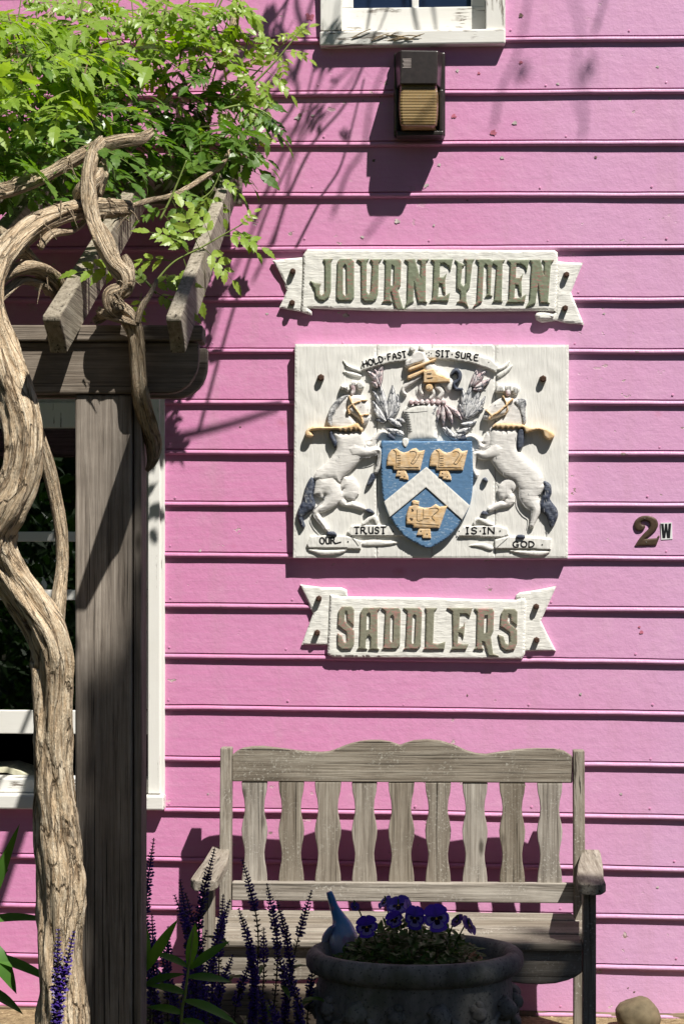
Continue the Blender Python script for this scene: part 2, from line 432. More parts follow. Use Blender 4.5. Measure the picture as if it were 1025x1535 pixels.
m_pink = pink_paint()
m_trim = white_paint('white_trim_paint', chip=.63, stretch=(70, 70, 6), dirt=.25)
m_trimx = white_paint('white_sill_paint', chip=.55)
m_glass = pane_glass()
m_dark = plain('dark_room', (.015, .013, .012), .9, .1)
m_sign = carved('sign_white', (.80, .79, .74), chis=.5)
m_relief = carved('carved_white', (.78, .77, .73), chis=.55, rot=.15, fs=(80, 80, 12))
m_horse = carved('horse_white', (.76, .74, .71), wash=(.46, .43, .41), amt=.22, chis=.35)
m_greyleaf = carved('carved_grey_leaf', (.72, .72, .72), wash=(.17, .18, .21), amt=.55, chis=.5)
m_redleaf = carved('carved_red_leaf', (.72, .68, .68), wash=(.28, .06, .085), amt=.55, chis=.4)
m_navy = carved('blue_black_paint', (.035, .045, .075), wash=(.22, .24, .28), amt=.35, chis=.6)
m_mane = carved('mane_grey', (.60, .60, .60), wash=(.035, .04, .055), amt=.95, chis=.6)
m_ochre = carved('ochre_paint', (.68, .45, .225), wash=(.76, .62, .45), amt=.6, chis=.4)
m_blue = chipped('shield_blue', (.115, .235, .41), (.30, .42, .56), .60)
m_green = chipped('letter_green', (.235, .265, .180), (.36, .17, .15), .575)
m_sage = chipped('letter_sage', (.27, .265, .195), (.40, .20, .18), .555)
m_black = plain('black_letter_paint', (.012, .012, .014), .5, .3, bump=0)
m_bolt = plain('rusty_bolt', (.085, .045, .030), .75, .4, .5, 120, .5, .4)
m_bronze = plain('bronze_housing', (.028, .022, .020), .35, .5, .35, 60, .15)
m_number = plain('brown_number_metal', (.085, .055, .035), .45, .5, .3, 90, .2, .3)
m_sticker = plain('white_sticker', (.78, .78, .78), .4, .4, .05, 50, 0)
m_bench = {a: wood('bench_grey_wood_' + a, (.10, .082, .062), (.255, .218, .172), (.42, .38, .315), a, lichen=(.56, .54, .47)) for a in 'xyz'}
m_perg = {a: wood('pergola_wood_' + a, (.080, .064, .050), (.25, .208, .168), (.41, .355, .295), a, fine=95) for a in 'xyz'}
m_raft = wood('rafter_wood', (.09, .074, .048), (.235, .195, .135), (.37, .32, .235), 'y', fine=95)
m_bark = bark()
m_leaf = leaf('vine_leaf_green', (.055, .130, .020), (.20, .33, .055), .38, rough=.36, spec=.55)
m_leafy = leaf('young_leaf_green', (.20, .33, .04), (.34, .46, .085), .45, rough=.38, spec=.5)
m_stemg = plain('green_stem', (.20, .26, .07), .5, .3, .2, 60, .1)
m_twig = plain('brown_twig', (.16, .11, .07), .85, .2, .4, 90, .4)
m_grass = leaf('lance_leaf_green', (.040, .115, .020), (.10, .23, .035), .35)
m_soil = plain('dark_soil', (.045, .032, .022), .95, .1, .6, 60, .9)

# ================================================================== SETTING: ground, house
g = MB(); nx, ny = 60, 60
for j in range(ny + 1):
    for i in range(nx + 1):
        x = -40 + 80 * i / nx; y = -40 + 80 * j / ny
        g.v.append((x, y, 0))
for j in range(ny):
    for i in range(nx): a = j * (nx + 1) + i; g.f.append((a, a + 1, a + nx + 2, a + nx + 1)); g.m.append(0)
Mg = Mat('dark_garden_soil', .95, .1); cg = Mg.coord((1, 1, 1), rnd=False)
Mg.col(Mg.ramp(Mg.noise(cg, 30, 6, .7), [(.3, (.030, .026, .016)), (.6, (.055, .05, .03)), (.8, (.09, .075, .045))]))
Mg.bump(Mg.noise(cg, 60, 6, .7), .8, .01)
go = link('ground', mesh_of(g, 'ground', Mg.m)); go['kind'] = 'structure'

dm = MB(); nd = 160
for j in range(nd + 1):
    u = -3 + 6 * j / nd
    for q_, (o_, z_) in enumerate(((0, .006), (.10, .007), (.25 + .03 * mnoise.noise(Vector((u * 6, 0, 0))), .005), (.30 + .05 * mnoise.noise(Vector((u * 6, 1, 0))), .001))): p_ = w2w(u, o_, z_ + .003 * mnoise.noise(Vector((u * 30, q_ * 3, 2)))); dm.v.append(tuple(p_))
for j in range(nd):
    for q_ in range(3): a = j * 4 + q_; dm.f.append((a, a + 1, a + 5, a + 4)); dm.m.append(0)
Md = Mat('sandy_path', .95, .1); cd = Md.coord((1, 1, 1), rnd=False)
Md.col(Md.ramp(Md.noise(cd, 45, 5, .7), [(.3, (.14, .10, .055)), (.6, (.36, .28, .16)), (.8, (.48, .40, .26))])); Md.bump(Md.noise(cd, 80, 5, .7), .9, .01)
do = link('path', mesh_of(dm, 'path', Md.m)); do['kind'] = 'structure'
ROWS = [(58,53),(137,132),(211.5,209),(288,287),(368.5,366),(444.6,444),(520.8,522),(598,599),(673,675),(750,752),(827,832),
        (903,909),(979,987),(1056,1064),(1133,1142),(1209,1220),(1284,1298),(1357,1370),(1433,1446),(1506,1519)]
ROWS = [(58 - 78 * k, 53 - 78.5 * k) for k in (6, 5, 4, 3, 2, 1)] + ROWS
R0 = 6     # index of the row at the sill of the upper window
house = Thing('clapboard_house', 'old pink clapboard house wall behind the bench and the signs', 'house', (0, 0, 0), wall=True)
def rowline(i):
    l, r = ROWS[i]; a = wloc(290, l + 9, .012); b = wloc(975, r + 9, .012); s = (b[1] - a[1]) / (b[0] - a[0])
    return lambda u: a[1] + (u - a[0]) * s
rn = random.Random(17)
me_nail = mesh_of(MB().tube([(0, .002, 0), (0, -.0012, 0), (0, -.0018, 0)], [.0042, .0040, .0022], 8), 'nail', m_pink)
def clapboard(i, px0, px1):
    zb = rowline(i); zt = rowline(i - 1) if i else (lambda u, z=zb: z(u) + .175)
    u0 = wloc(px0, 700, .01)[0]; u1 = wloc(px1, 700, .01)[0]; n = max(6, int((u1 - u0) / .05)); mb = MB(); k = 12; sd = i * 7.3
    for j in range(n + 1):
        u = u0 + (u1 - u0) * j / n; b = zb(u); e = zt(u) - b
        wob = .0016 * mnoise.noise(Vector((u * 2.2, sd, 0))) ; wz = .0022 * mnoise.noise(Vector((u * 1.9, sd, 9))) + .0009 * mnoise.noise(Vector((u * 7, sd, 6))) + .0006 * mnoise.noise(Vector((u * 19, sd, 4)))
        pr = [(0, 0), (.0115, 0), (.0165, .002), (.0192, .006), (.0192, .010), (.0172, .0140), (.0130, .0162), (.0060, .0172), (.0060, .0200), (.0134, .0212), (.0042, e + .012), (0, e + .012)]
        for o, v in pr: mb.v.append((u, o + (wob if 0 < o else 0), b + v + (wz if v < .03 else 0)))
    for j in range(n):
        for q in range(k): a = j * k + q; c = j * k + (q + 1) % k; mb.f.append((a, c, c + k, a + k)); mb.m.append(0)
    mb.f += [tuple(range(k)), tuple(range(n * k, n * k + k))]; mb.m += [0, 0]
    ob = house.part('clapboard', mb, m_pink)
    un = u0 + .012 + rn.uniform(0, .02)
    while un < min(u1 - .01, 1.4):
        if un > -1.4:
            nl = link('nail', me_nail, ob); nl.location = house.xf((un + rn.gauss(0, .006), .0128, zb(un) + .034 + rn.gauss(0, .004)))
        un += .405 + rn.gauss(0, .02)
WL0, WL1 = -150, 247
for i in range(len(ROWS)):
    if i <= R0: clapboard(i, -420, 480.5); clapboard(i, 757, 1500)
    elif R0 + 7 <= i <= R0 + 15: clapboard(i, WL1, 1500); clapboard(i, -420, WL0)
    else: clapboard(i, -420, 1500)
# peeled paint: small bare patches seen on the upper boards
def face(px, py):
    u, z = wloc(px, py, .012)
    for i in range(1, len(ROWS)):
        b_, t_ = rowline(i)(u), rowline(i - 1)(u)
        if b_ + .0225 < z < t_: v = z - b_; e = t_ - b_; return u, .0134 - .0092 * (v - .0212) / (e + .012 - .0212) + .0012, z
    return None
m_bare = plain('bare_primer', (.50, .44, .42), .8, .2, .4, 90, .3); m_bwood = plain('bare_grey_wood', (.17, .12, .10), .9, .1, .5, 90, .4); m_rubbed = plain('rubbed_red_coat', (.44, .13, .19), .7, .2, .35, 120, .2)
rp = random.Random(9)
chips = [(447,176,7,0),(449,172,5,1),(469,173,4,0),(685,106,4,0),(717,110,4,2),(780,93,4,2),(781,23,5,1),(771,184,5,0),(739,199,8,2),(752,236,4,0),(658,247,4,0),(638,278,5,0),(595,331,6,0),(650,338,3,0),(543,355,4,0),(749,133,5,1),(680,174,5,2),(465,26,9,2),(461,22,4,2),(430,90,5,2),(836,126,3,0),(893,235,3,1),(905,470,3,0),(300,825,3,0),(960,948,4,2),(958,940,3,2),(395,1062,4,1),(930,1190,3,0),(985,1330,3,0),(941,1481,2,1),(950,1487,2,1),(700,1042,2,1),(400,470,3,0),(360,640,2,1),(893,610,2,0),(700,300,2,1),(985,100,3,0),(560,240,4,1),(870,1040,3,0),(312,1190,2,0)]
for (px, py, r_, k) in chips:
    f = face(px, py)
    if not f: continue
    n_ = 11; vs = []
    for j in range(n_):
        a_ = 2 * math.pi * j / n_; rr = r_ / 446 * rp.uniform(.45, 1.15) * .8; vs.append((f[0] + rr * math.cos(a_) * 1.1, f[1] + .0006 - rr * math.sin(a_) * .058, f[2] + rr * math.sin(a_) * .85))
    cmb = MB(); cmb.add(vs, [tuple(range(n_))]); house.part('peeled_patch', cmb, (m_bare, m_bwood, m_rubbed)[k])
# sheathing and floor of the room behind, the sill board under the lowest clapboard
def wbox(mb, xa, xb, ya, yb, o0, o1):
    a = wloc(xa, ya, o1); b = wloc(xb, yb, o1); mb.box(a[0], b[0], o0, o1, b[1], a[1]); return mb
mb = MB()
for (xa, xb, ya, yb) in ((-420, WL0 + 6, -400, 1520), (WL0 + 6, 235, -400, 545), (WL0 + 6, 235, 1200, 1520), (235, 492, -400, 1520), (492, 746, 55, 1520), (746, 1500, -400, 1520)):
    wbox(mb, xa, xb, ya, yb, -.09, -.001)
house.part('sheathing', mb, plain('sheathing_board', (.20, .15, .11)))
mb = MB(); a = wloc(-420, 1500)[0]; b = wloc(1500, 1500)[0]
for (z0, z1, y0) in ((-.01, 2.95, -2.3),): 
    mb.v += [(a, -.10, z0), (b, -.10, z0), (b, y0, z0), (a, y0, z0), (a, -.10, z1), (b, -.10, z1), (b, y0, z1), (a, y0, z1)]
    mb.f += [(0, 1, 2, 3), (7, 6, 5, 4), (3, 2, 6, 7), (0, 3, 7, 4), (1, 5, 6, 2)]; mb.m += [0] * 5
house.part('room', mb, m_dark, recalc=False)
mb = MB(); n = 90; a = wloc(-420, 1516)[0]; b = wloc(1500, 1516)[0]
for j in range(n + 1):
    u = a + (b - a) * j / n; q = mnoise.noise(Vector((u * 9, 3, 1)))
    for o, z in ((0, -.02), (.016 + .004 * q, -.02), (.019 + .005 * q, .012 + .006 * q), (.014 + .004 * q, .022 + .006 * q), (0, .03)): mb.v.append((u, o, z))
for j in range(n):
    for q in range(4): c = j * 5 + q; mb.f.append((c, c + 1, c + 6, c + 5)); mb.m.append(0)
house.part('sill_board', mb, wood('rotten_sill_wood', (.07, .045, .03), (.22, .15, .09), (.34, .25, .16), 'x'))

# ---- the left window
def wpart(name, boxes, mat, parent=None, bevel=.003, th=house):
    mb = MB()
    for q in boxes: wbox(mb, *q)
    return th.part(name, mb, mat, parent, bevel=bevel)
win = wpart('window', [(222, 240, 548, 1190, -.06, .030), (WL0 + 4, WL0 + 26, 548, 1190, -.06, .030), (WL0 + 4, 240, 535, 560, -.06, .032)], m_trim)
wpart('outer_moulding', [(239.6, 247, 540, 1192, .0, .022)], m_trim, win)
wpart('sill', [(WL0 - 4, 246, 1190, 1215, -.06, .055)], m_trimx, win, .006)
wpart('inner_sill', [(WL0 + 26, 221.6, 1166, 1189.6, -.085, .012)], m_trimx, win, .004)
wpart('sash_rail', [(WL0 + 26, 221.6, 604, 641, -.045, -.012)], m_trim, win)
wpart('sash_rail', [(WL0 + 26, 221.6, 884, 900, -.075, -.012)], m_trimx, win)
wpart('sash_rail', [(WL0 + 26, 221.6, 1064, 1101, -.08, -.047)], m_trimx, win)
wpart('sash_stile', [(190, 221.6, 641.4, 883.6, -.045, -.014)], m_trim, win); wpart('sash_stile', [(190, 221.6, 900.4, 1063.6, -.08, -.049)], m_trim, win)
wpart('muntin', [(WL0 + 26, 189.6, 797, 812, -.040, -.018)], m_trim, win)
wpart('muntin', [(-55, -46, 641.4, 796.6, -.040, -.019)], m_trim, win)
wpart('pane', [(WL0 + 26, 189.6, 641.5, 884, -.032, -.028)], m_glass, win, 0)
wpart('pane', [(WL0 + 26, 189.6, 900.5, 1064, -.068, -.064)], m_glass, win, 0)
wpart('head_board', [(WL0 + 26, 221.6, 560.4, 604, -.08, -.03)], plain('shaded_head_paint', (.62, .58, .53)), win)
# paper on the inner sill
mb = MB()
pts = [(-60, 1156), (-20, 1151), (10, 1150), (30, 1156), (47, 1165)]
mb.prism([wloc(x, y, -.10) for x, y in pts] + [wloc(x, y + 8, -.10) for x, y in pts[::-1]], -.30, -.10)
wb = wloc(0, 1173, -.1)
# small stack lies on a ledge behind the sash
lm = MB(); wbox(lm, WL0 + 26, 221, 1167, 1190, -.45, -.0905); house.part('ledge', lm, plain('ledge_paint', (.14, .16, .15)))
solo('folded_newspaper', mb, plain('cream_paper', (.62, .60, .45), .8, .1), 'pale cream folded paper lying inside the open window', 'paper', (wb[0], -.2, wb[1]), wall=True)

# ---- the upper window
w2 = wpart('window', [(480, 512, -330, 46, -.06, .034), (728, 757, -330, 46, -.06, .034), (479, 758, -345, -330, -.06, .036)], white_paint('flaking_trim_paint', chip=.55, stretch=(60, 60, 5)))
wpart('sill', [(479, 757.5, 46.4, 65, -.06, .046)], white_paint('flaking_sill_paint', chip=.50, dirt=.5), w2, .006)
wpart('sash_stile', [(512.5, 529, -330, 12, -.07, -.028), (706, 727.5, -330, 12, -.07, -.028)], m_trim, w2)
wpart('sash_rail', [(512.5, 727.5, 12.4, 46, -.07, -.026)], m_trimx, w2)
wpart('muntin', [(617, 627, -330, 12, -.062, -.034)], m_trim, w2)
Mb = Mat('blue_reflecting_glass', .06, .8); Mb.col((.012, .022, .05))
for xa, xb in ((529.3, 616.7), (627.3, 705.7)): wpart('pane', [(xa, xb, -330, 12.2, -.055, -.048)], Mb.m, w2, 0)
mb = MB(); rs = random.Random(3)
for k in range(26):
    x = rs.uniform(540, 625); y = rs.uniform(50, 60); l = rs.uniform(.012, .045); an = rs.gauss(.1, .25)
    if k == 0: x, y, l, an = 612, 57, .06, .28
    if k == 1: x, y, l, an = 672, 46, .075, .03
    u, z = wloc(x, y, .045); o = rs.uniform(.032, .05)
    mb.tube([(u - l * math.cos(an), o, z - l * math.sin(an)), (u, o + .004, z + .002), (u + l * math.cos(an), o + .003, z + l * math.sin(an))], [.0016, .002, .0012], 5)
b = wloc(590, 60, .04)
solo('nest_straw', mb, plain('dry_straw', (.36, .28, .18), .9, .1, .5), 'dry straw and twigs stuck along the upper window sill', 'straw', (b[0], .04, b[1]), wall=True, kind='stuff')

# ================================================================== WALL LIGHT
b = wloc(628, 205, 0)
lamp = Thing('wall_light', 'dark bronze wall light with amber ribbed lens under the upper window', 'wall lamp', (b[0], 0, b[1]), wall=True)
wpart('back_plate', [(590, 667, 79, 204, .012, .045)], m_bronze, None, .006, lamp)
# hood: sloped sides
def lp(x, y, o): u, z = wloc(x, y, o); return (u, o, z)
mb = MB()
A = [lp(592, 80, .046), lp(664, 80, .046), lp(661, 133, .046), lp(594, 133, .046)]
Bf = [lp(600, 75, .150), lp(656, 76, .150), lp(655, 126, .158), lp(599, 126, .158)]
mb.add(A + Bf, [(0, 1, 5, 4), (1, 2, 6, 5), (2, 3, 7, 6), (3, 0, 4, 7), (4, 5, 6, 7), (3, 2, 1, 0)])
hood = lamp.part('hood', mb, m_bronze, bevel=.004)
mb = MB()
for k in range(7):
    y = 88 + k * 2.1; a = wloc(603 + (k % 3), y, .153); c = wloc(616, y + .9, .153); o = .1515 + k * .0003
    mb.box(a[0], c[0], o - .002, o + .0012, c[1], a[1])
lamp.part('label_plate', mb, plain('worn_label_metal', (.36, .31, .29), .5, .4), hood)
Ml = Mat('amber_lens', .22, .5); cl = Ml.coord((4, 4, 60))
Ml.col(Ml.ramp(Ml.noise(cl, 1.0, 4, .6), [(.3, (.17, .11, .045)), (.7, (.31, .22, .105))]))
Ml.b.inputs['Subsurface Weight'].default_value = .25; Ml.b.inputs['Subsurface Radius'].default_value = (.02, .012, .005)
mb = MB(); rows = 64
for j in range(rows + 1):
    t = j / rows; y = 127 + (196 - 127) * t
    if t < .84: o = .138 + .018 * math.sin(math.pi * (t / .84) * .55 + .3)
    else: o = .138 + .018 * math.sin(math.pi * .55 + .3) - ((t - .84) / .16) ** 2 * .055
    o += .0005 * (1 if (j // 2) % 2 else -1) * (t < .84)
    bulge = 3.0 * math.sin(math.pi * min(1, t / .9)); 
    x0, x1 = 602 - bulge * .8, 652 + bulge * .8
    if t > .9: x0 += 1.5; x1 -= 1.5
    for x, oo in ((x0 - 3, .046), (x0 - 2, o * .8), (x0, o - .004), (x0 + 3, o), (x1 - 3, o), (x1, o - .004), (x1 + 2, o * .8), (x1 + 3, .046)): mb.v.append(lp(x, y, oo))
for j in range(rows):
    for q in range(7): c = j * 8 + q; mb.f.append((c, c + 1, c + 9, c + 8)); mb.m.append(0)
mb.f += [tuple(range(8)), tuple(range(rows * 8, rows * 8 + 8))]; mb.m += [0, 0]
lamp.part('lens', mb, Ml.m)
wpart('bottom_frame', [(594, 664, 196.5, 203, .046, .105), (592, 597.5, 134, 196, .046, .085), (658, 664, 134, 196, .046, .085)], m_bronze, None, .004, lamp)

# ================================================================== HOUSE NUMBER
z8 = lambda L: [(930 + x / 11.39, 760 + y / 11.39) for x, y in L]
two = catmull(z8([(220,320),(250,390),(300,412),(370,400),(410,350),(402,305),(370,308),(338,282),(348,252),(400,235),(462,250),(492,300),(470,370),(390,450),(310,540)]), 3)[:-1] + \
      z8([(310,540),(225,672),(600,660),(662,500),(650,484),(632,492),(608,530),(410,546)]) + catmull(z8([(410,546),(490,490),(560,430),(615,362),(632,290),(602,210),(520,162),(400,147),(300,180),(232,250),(220,320)]), 3)[1:-1]
b = wloc(969, 818, .01)
num = Thing('house_number', 'brown metal number 2 screwed to the pink clapboards', 'house number', (b[0], .01, b[1]), wall=True)
num.part('numeral', relief([(two, .0085, 3.2, .55)], .0095, 1.2, .0002, skirt=.004), m_number)
mb = MB()
for x, y in ((965.6, 777), (968, 812.6)):
    u, z = wloc(x, y, .018); mb.tube([(u, .0165, z), (u, .0192, z)], [.0026, .0018], 8)
num.part('screw', mb, plain('steel_screw', (.42, .40, .36), .35, .5, .1, 50, 0, .7))
b = wloc(998, 809, .01)
stk = Thing('letter_sticker', 'small white sticker with a black W beside the brown number', 'sticker', (b[0], .01, b[1]), wall=True)
stk.part('plate', MB().prism([wloc(x, y, .013) for x, y in z8([(678,270),(870,262),(880,548),(686,560)])], .009, .0130), m_sticker)
stk.part('letter', MB().prism([wloc(x, y, .0136) for x, y in z8([(685,285),(728,285),(741,430),(752,285),(790,284),(801,430),(813,283),(857,280),(838,528),(786,528),(772,410),(757,528),(710,528)])], .0128, .0138), m_black)

# ================================================================== RIBBON SIGNS
def bolt(th, x, y, o, r=.0105, parent=None):
    u, z = wloc(x, y, o); mb = MB(); L = .018
    mb.tube([(u, o - .004, z), (u + .0008, o + L, z - .0008)], [r, r * .93], 6)
    mb.tube([(u + .0008, o + L - .001, z - .0008), (u + .0008, o + L + .003, z - .0008)], [r * .93, r * .6], 6)
    return th.part('bolt', mb, m_bolt, parent)
def panel(th, name, loop, o0, o1, mat, sm=2, rnd=4, rough=.0012):
    lp_ = catmull(loop, sm, True) if sm > 1 else loop
    return th.part(name, relief([(lp_, o1 - o0, rnd, .72)], o0, 2.6, rough, 38., skirt=.0), mat, smooth=False)
def letters(th, defs, ox, oy, k, o, mat, h=.008):
    for outer, holes in defs:
        f = lambda L: [(ox + x / k, oy + y / k) for x, y in L]
        pcs = [(f(outer), h, 1.6, .80)] + [(f(hh), 0, 0, 0, 'hole') for hh in holes]
        th.part('letter', relief(pcs, o, 1.5, .0005, 90.), mat)
O1 = .034
b = wloc(642, 470, 0)
sg = Thing('journeymen_sign', 'white carved ribbon sign reading JOURNEYMEN above the coat of arms', 'sign', (b[0], .012, b[1]), wall=True)
panel(sg, 'ribbon_tail', [(408.5,391),(430,388.5),(456,386),(456,440),(452,468),(435,465),(419,462),(425,449),(430,437),(424,418)], .012, O1 - .008, m_sign, 1)
panel(sg, 'ribbon_tail', [(834,392),(852,394),(873,394.5),(864,416),(855,439),(864,461),(874.5,487),(850,485),(833,481),(812,484),(803,480),(801,473),(806,468),(832,470)], .012, O1 - .008, m_sign, 1)
panel(sg, 'ribbon_panel', [(461,374.5),(520,374.5),(640,375),(760,376),(830,376),(835,379.5),(835.5,395),(834,440),(832,467),(805,466.5),(720,467),(640,467),(560,466),(500,464),(462,462.5),(468,468),(467.5,473),(452,468.5),(452.5,455),(454,420),(455,383)], .014, O1, m_sign, 1)
panel(sg, 'ribbon_fold', [(803,470),(815,469),(828,472),(829,475),(820,479),(810,479),(804,476)], O1 - .010, O1 + .004, m_sign, 2, 3)
E_ = [(25,82),(165,80),(150,155),(137,125),(110,106),(82,108),(80,195),(105,195),(125,168),(115,215),(118,304),(102,290),(95,242),(75,236),(70,320),(110,318),(146,295),(135,350),(18,350),(35,325),(45,105)]
letters(sg, [
 ([(340,80),(402,77),(390,98),(389,285),(378,322),(345,346),(312,340),(292,318),(288,275),(256,218),(292,234),(327,236),(318,258),(318,300),(330,312),(344,300),(352,285),(352,105)], []),
 ([(432,95),(448,78),(520,78),(537,95),(537,325),(520,346),(440,346),(425,325)], [[(466,125),(480,108),(491,125),(493,300),(482,318),(466,300)]]),
 ([(555,82),(632,78),(618,98),(616,285),(630,307),(645,285),(655,105),(640,82),(714,80),(694,105),(690,300),(680,335),(655,350),(605,350),(585,330),(583,105)], []),
 ([(725,82),(825,80),(838,95),(834,250),(815,272),(838,355),(850,392),(876,402),(812,404),(800,385),(775,290),(768,295),(770,340),(782,355),(715,355),(733,338),(738,100)], [[(776,112),(796,125),(793,240),(780,252),(769,248)]]),
 ([(860,82),(925,78),(960,200),(966,100),(942,82),(1014,80),(996,100),(994,345),(1004,357),(946,357),(920,225),(914,345),(920,350),(862,384),(876,340),(882,105)], [])], 405, 370, 4.27, O1 - .001, m_green)
letters(sg, [
 (E_, []),
 ([(178,84),(205,100),(240,118),(225,130),(215,235),(232,255),(247,235),(250,105),(235,80),(302,80),(290,100),(272,260),(250,290),(250,345),(265,390),(232,362),(190,355),(212,340),(214,290),(190,265),(192,105)], []),
 ([(312,82),(400,80),(420,92),(430,85),(498,84),(482,105),(476,340),(482,352),(418,352),(430,335),(445,130),(432,118),(420,112),(412,130),(405,310),(418,314),(370,320),(385,300),(385,125),(372,112),(362,125),(352,350),(290,390),(318,350),(330,110)], []),
 ([(x + 487, y + (4 if y < 200 else 9)) for x, y in E_], []),
 ([(655,85),(722,82),(745,180),(750,105),(735,85),(810,84),(790,110),(772,355),(784,362),(722,360),(708,240),(692,362),(625,394),(655,340),(668,110)], [])], 640, 370, 4.27, O1 - .001, m_green)
for x, y in ((439,407),(438,454),(848,412),(846,462)): bolt(sg, x, y, O1 - .008)

b = wloc(640, 988, 0)
s2 = Thing('saddlers_sign', 'white carved ribbon sign reading SADDLERS below the coat of arms', 'sign', (b[0], .012, b[1]), wall=True)
panel(s2, 'ribbon_tail', [(450,876),(482,880),(512,880.5),(520,884),(521,894),(497,896),(495,930),(494,967),(475,966.5),(452.5,966),(461,943),(469.5,920),(460,898)], .012, O1 - .008, m_sign, 1)
panel(s2, 'ribbon_tail', [(833,878.5),(802,884.5),(778,888),(773,892),(772.5,897),(784,899),(784,940),(785,976),(808,975.5),(832.5,975.5),(821,953),(810,930),(822,904)], .012, O1 - .008, m_sign, 1)
panel(s2, 'ribbon_panel', [(495,891),(512,894),(570,894.5),(640,895.5),(710,898),(772,899),(786,896),(788,903),(786.5,945),(786,980),(781,987.5),(700,987),(640,986),(560,985.5),(500,985),(491,981),(491.5,968),(493,940),(494,910)], .014, O1, m_sign, 1)
letters(s2, [
 ([(320,235),(345,200),(420,200),(440,225),(438,350),(388,305),(385,240),(370,238),(366,300),(378,325),(440,385),(440,490),(420,525),(345,530),(315,500),(313,405),(345,425),(360,470),(375,478),(386,460),(383,400),(315,345)], []),
 ([(490,240),(510,210),(645,207),(618,240),(618,515),(632,530),(550,530),(565,515),(568,440),(555,420),(538,430),(530,460),(528,515),(542,528),(463,525),(480,505)], [[(536,255),(555,243),(566,255),(563,375),(533,382)]]),
 ([(648,210),(780,210),(796,230),(791,495),(765,525),(653,525),(668,505),(682,240)], [[(717,272),(735,260),(747,280),(740,468),(724,478),(714,460)]]),
 ([(817,210),(940,210),(960,235),(951,500),(925,528),(817,528),(835,510),(848,240)], [[(888,268),(902,256),(917,268),(907,478),(886,488),(879,470)]]),
 ([(984,210),(1077,212),(1054,240),(1044,480),(1079,490),(1139,470),(1131,530),(969,528),(987,510),(994,240)], [])], 445, 870, 5.125, O1 - .001, m_sage)
letters(s2, [
 ([(152,210),(347,212),(328,280),(300,257),(250,255),(245,370),(275,350),(290,318),(285,400),(278,445),(265,412),(240,405),(235,480),(280,490),(318,490),(300,530),(180,530),(200,505),(195,240)], []),
 ([(362,215),(500,215),(513,235),(508,390),(488,430),(505,560),(550,580),(470,578),(440,475),(420,470),(420,510),(434,530),(356,528),(378,505),(385,245)], [[(438,268),(466,262),(461,400),(434,407)]]),
 ([(568,250),(590,218),(670,218),(692,240),(690,350),(642,315),(640,265),(622,260),(616,310),(630,330),(690,380),(690,480),(670,530),(600,538),(565,510),(543,415),(585,430),(600,480),(620,492),(637,470),(632,400),(560,350)], [])], 640, 870, 5.125, O1 - .001, m_sage)
for x, y in ((478,897),(475.5,948),(803,909),(803.5,959)): bolt(s2, x, y, O1 - .008)

# ================================================================== COAT OF ARMS
O2 = .046
b = wloc(646, 836, 0)
ca = Thing('coat_of_arms', 'square white carved coat of arms with two rearing horses and blue shield', 'sign', (b[0], .012, b[1]), wall=True)
edges = [(443, 440.5), (565.5, 565.2), (647.2, 646.8), (742, 741.6), (851.5, 850.2)]
for k in range(4):
    (a0, a1), (c0, c1) = edges[k], edges[k + 1]
    t0 = 517 + k * .3; g_ = .35
    ca.part('plank', relief([([(a0 + g_, t0), (c0 - g_, t0 + .3), (c1 - g_, 836.4), (a1 + g_, 836)], O2 - .012, 1.2, .95)], .012, 3.0, .0009, 26., skirt=0), m_relief)
for x, y in ((481, 566), (813, 568)): bolt(ca, x, y, O2 - .001, .0125)
OB = O2 - .0006
zA = lambda L: [(430 + x / 4.386, 500 + y / 4.386) for x, y in L]
z5 = lambda L: [(440 + x / 7.32, 560 + y / 7.32) for x, y in L]
z6 = lambda L: [(440 + x / 7.32, 690 + y / 7.32) for x, y in L]
zr = lambda L: [(700 + x / 6.833, 570 + y / 6.833) for x, y in L]
zs = lambda L: [(700 + x / 6.833, 690 + y / 6.833) for x, y in L]
sm = lambda L, n=3: catmull(L, n, True)
def carve(name, pcs, mat, parent=None, o=OB, rough=.0006, step=1.5, smooth=True):
    if o == OB: pcs = [(p[0], p[1] * 1.4, *p[2:]) for p in pcs]
    return ca.part(name, relief(pcs, o, step, rough, 70.), mat, parent, smooth=False)
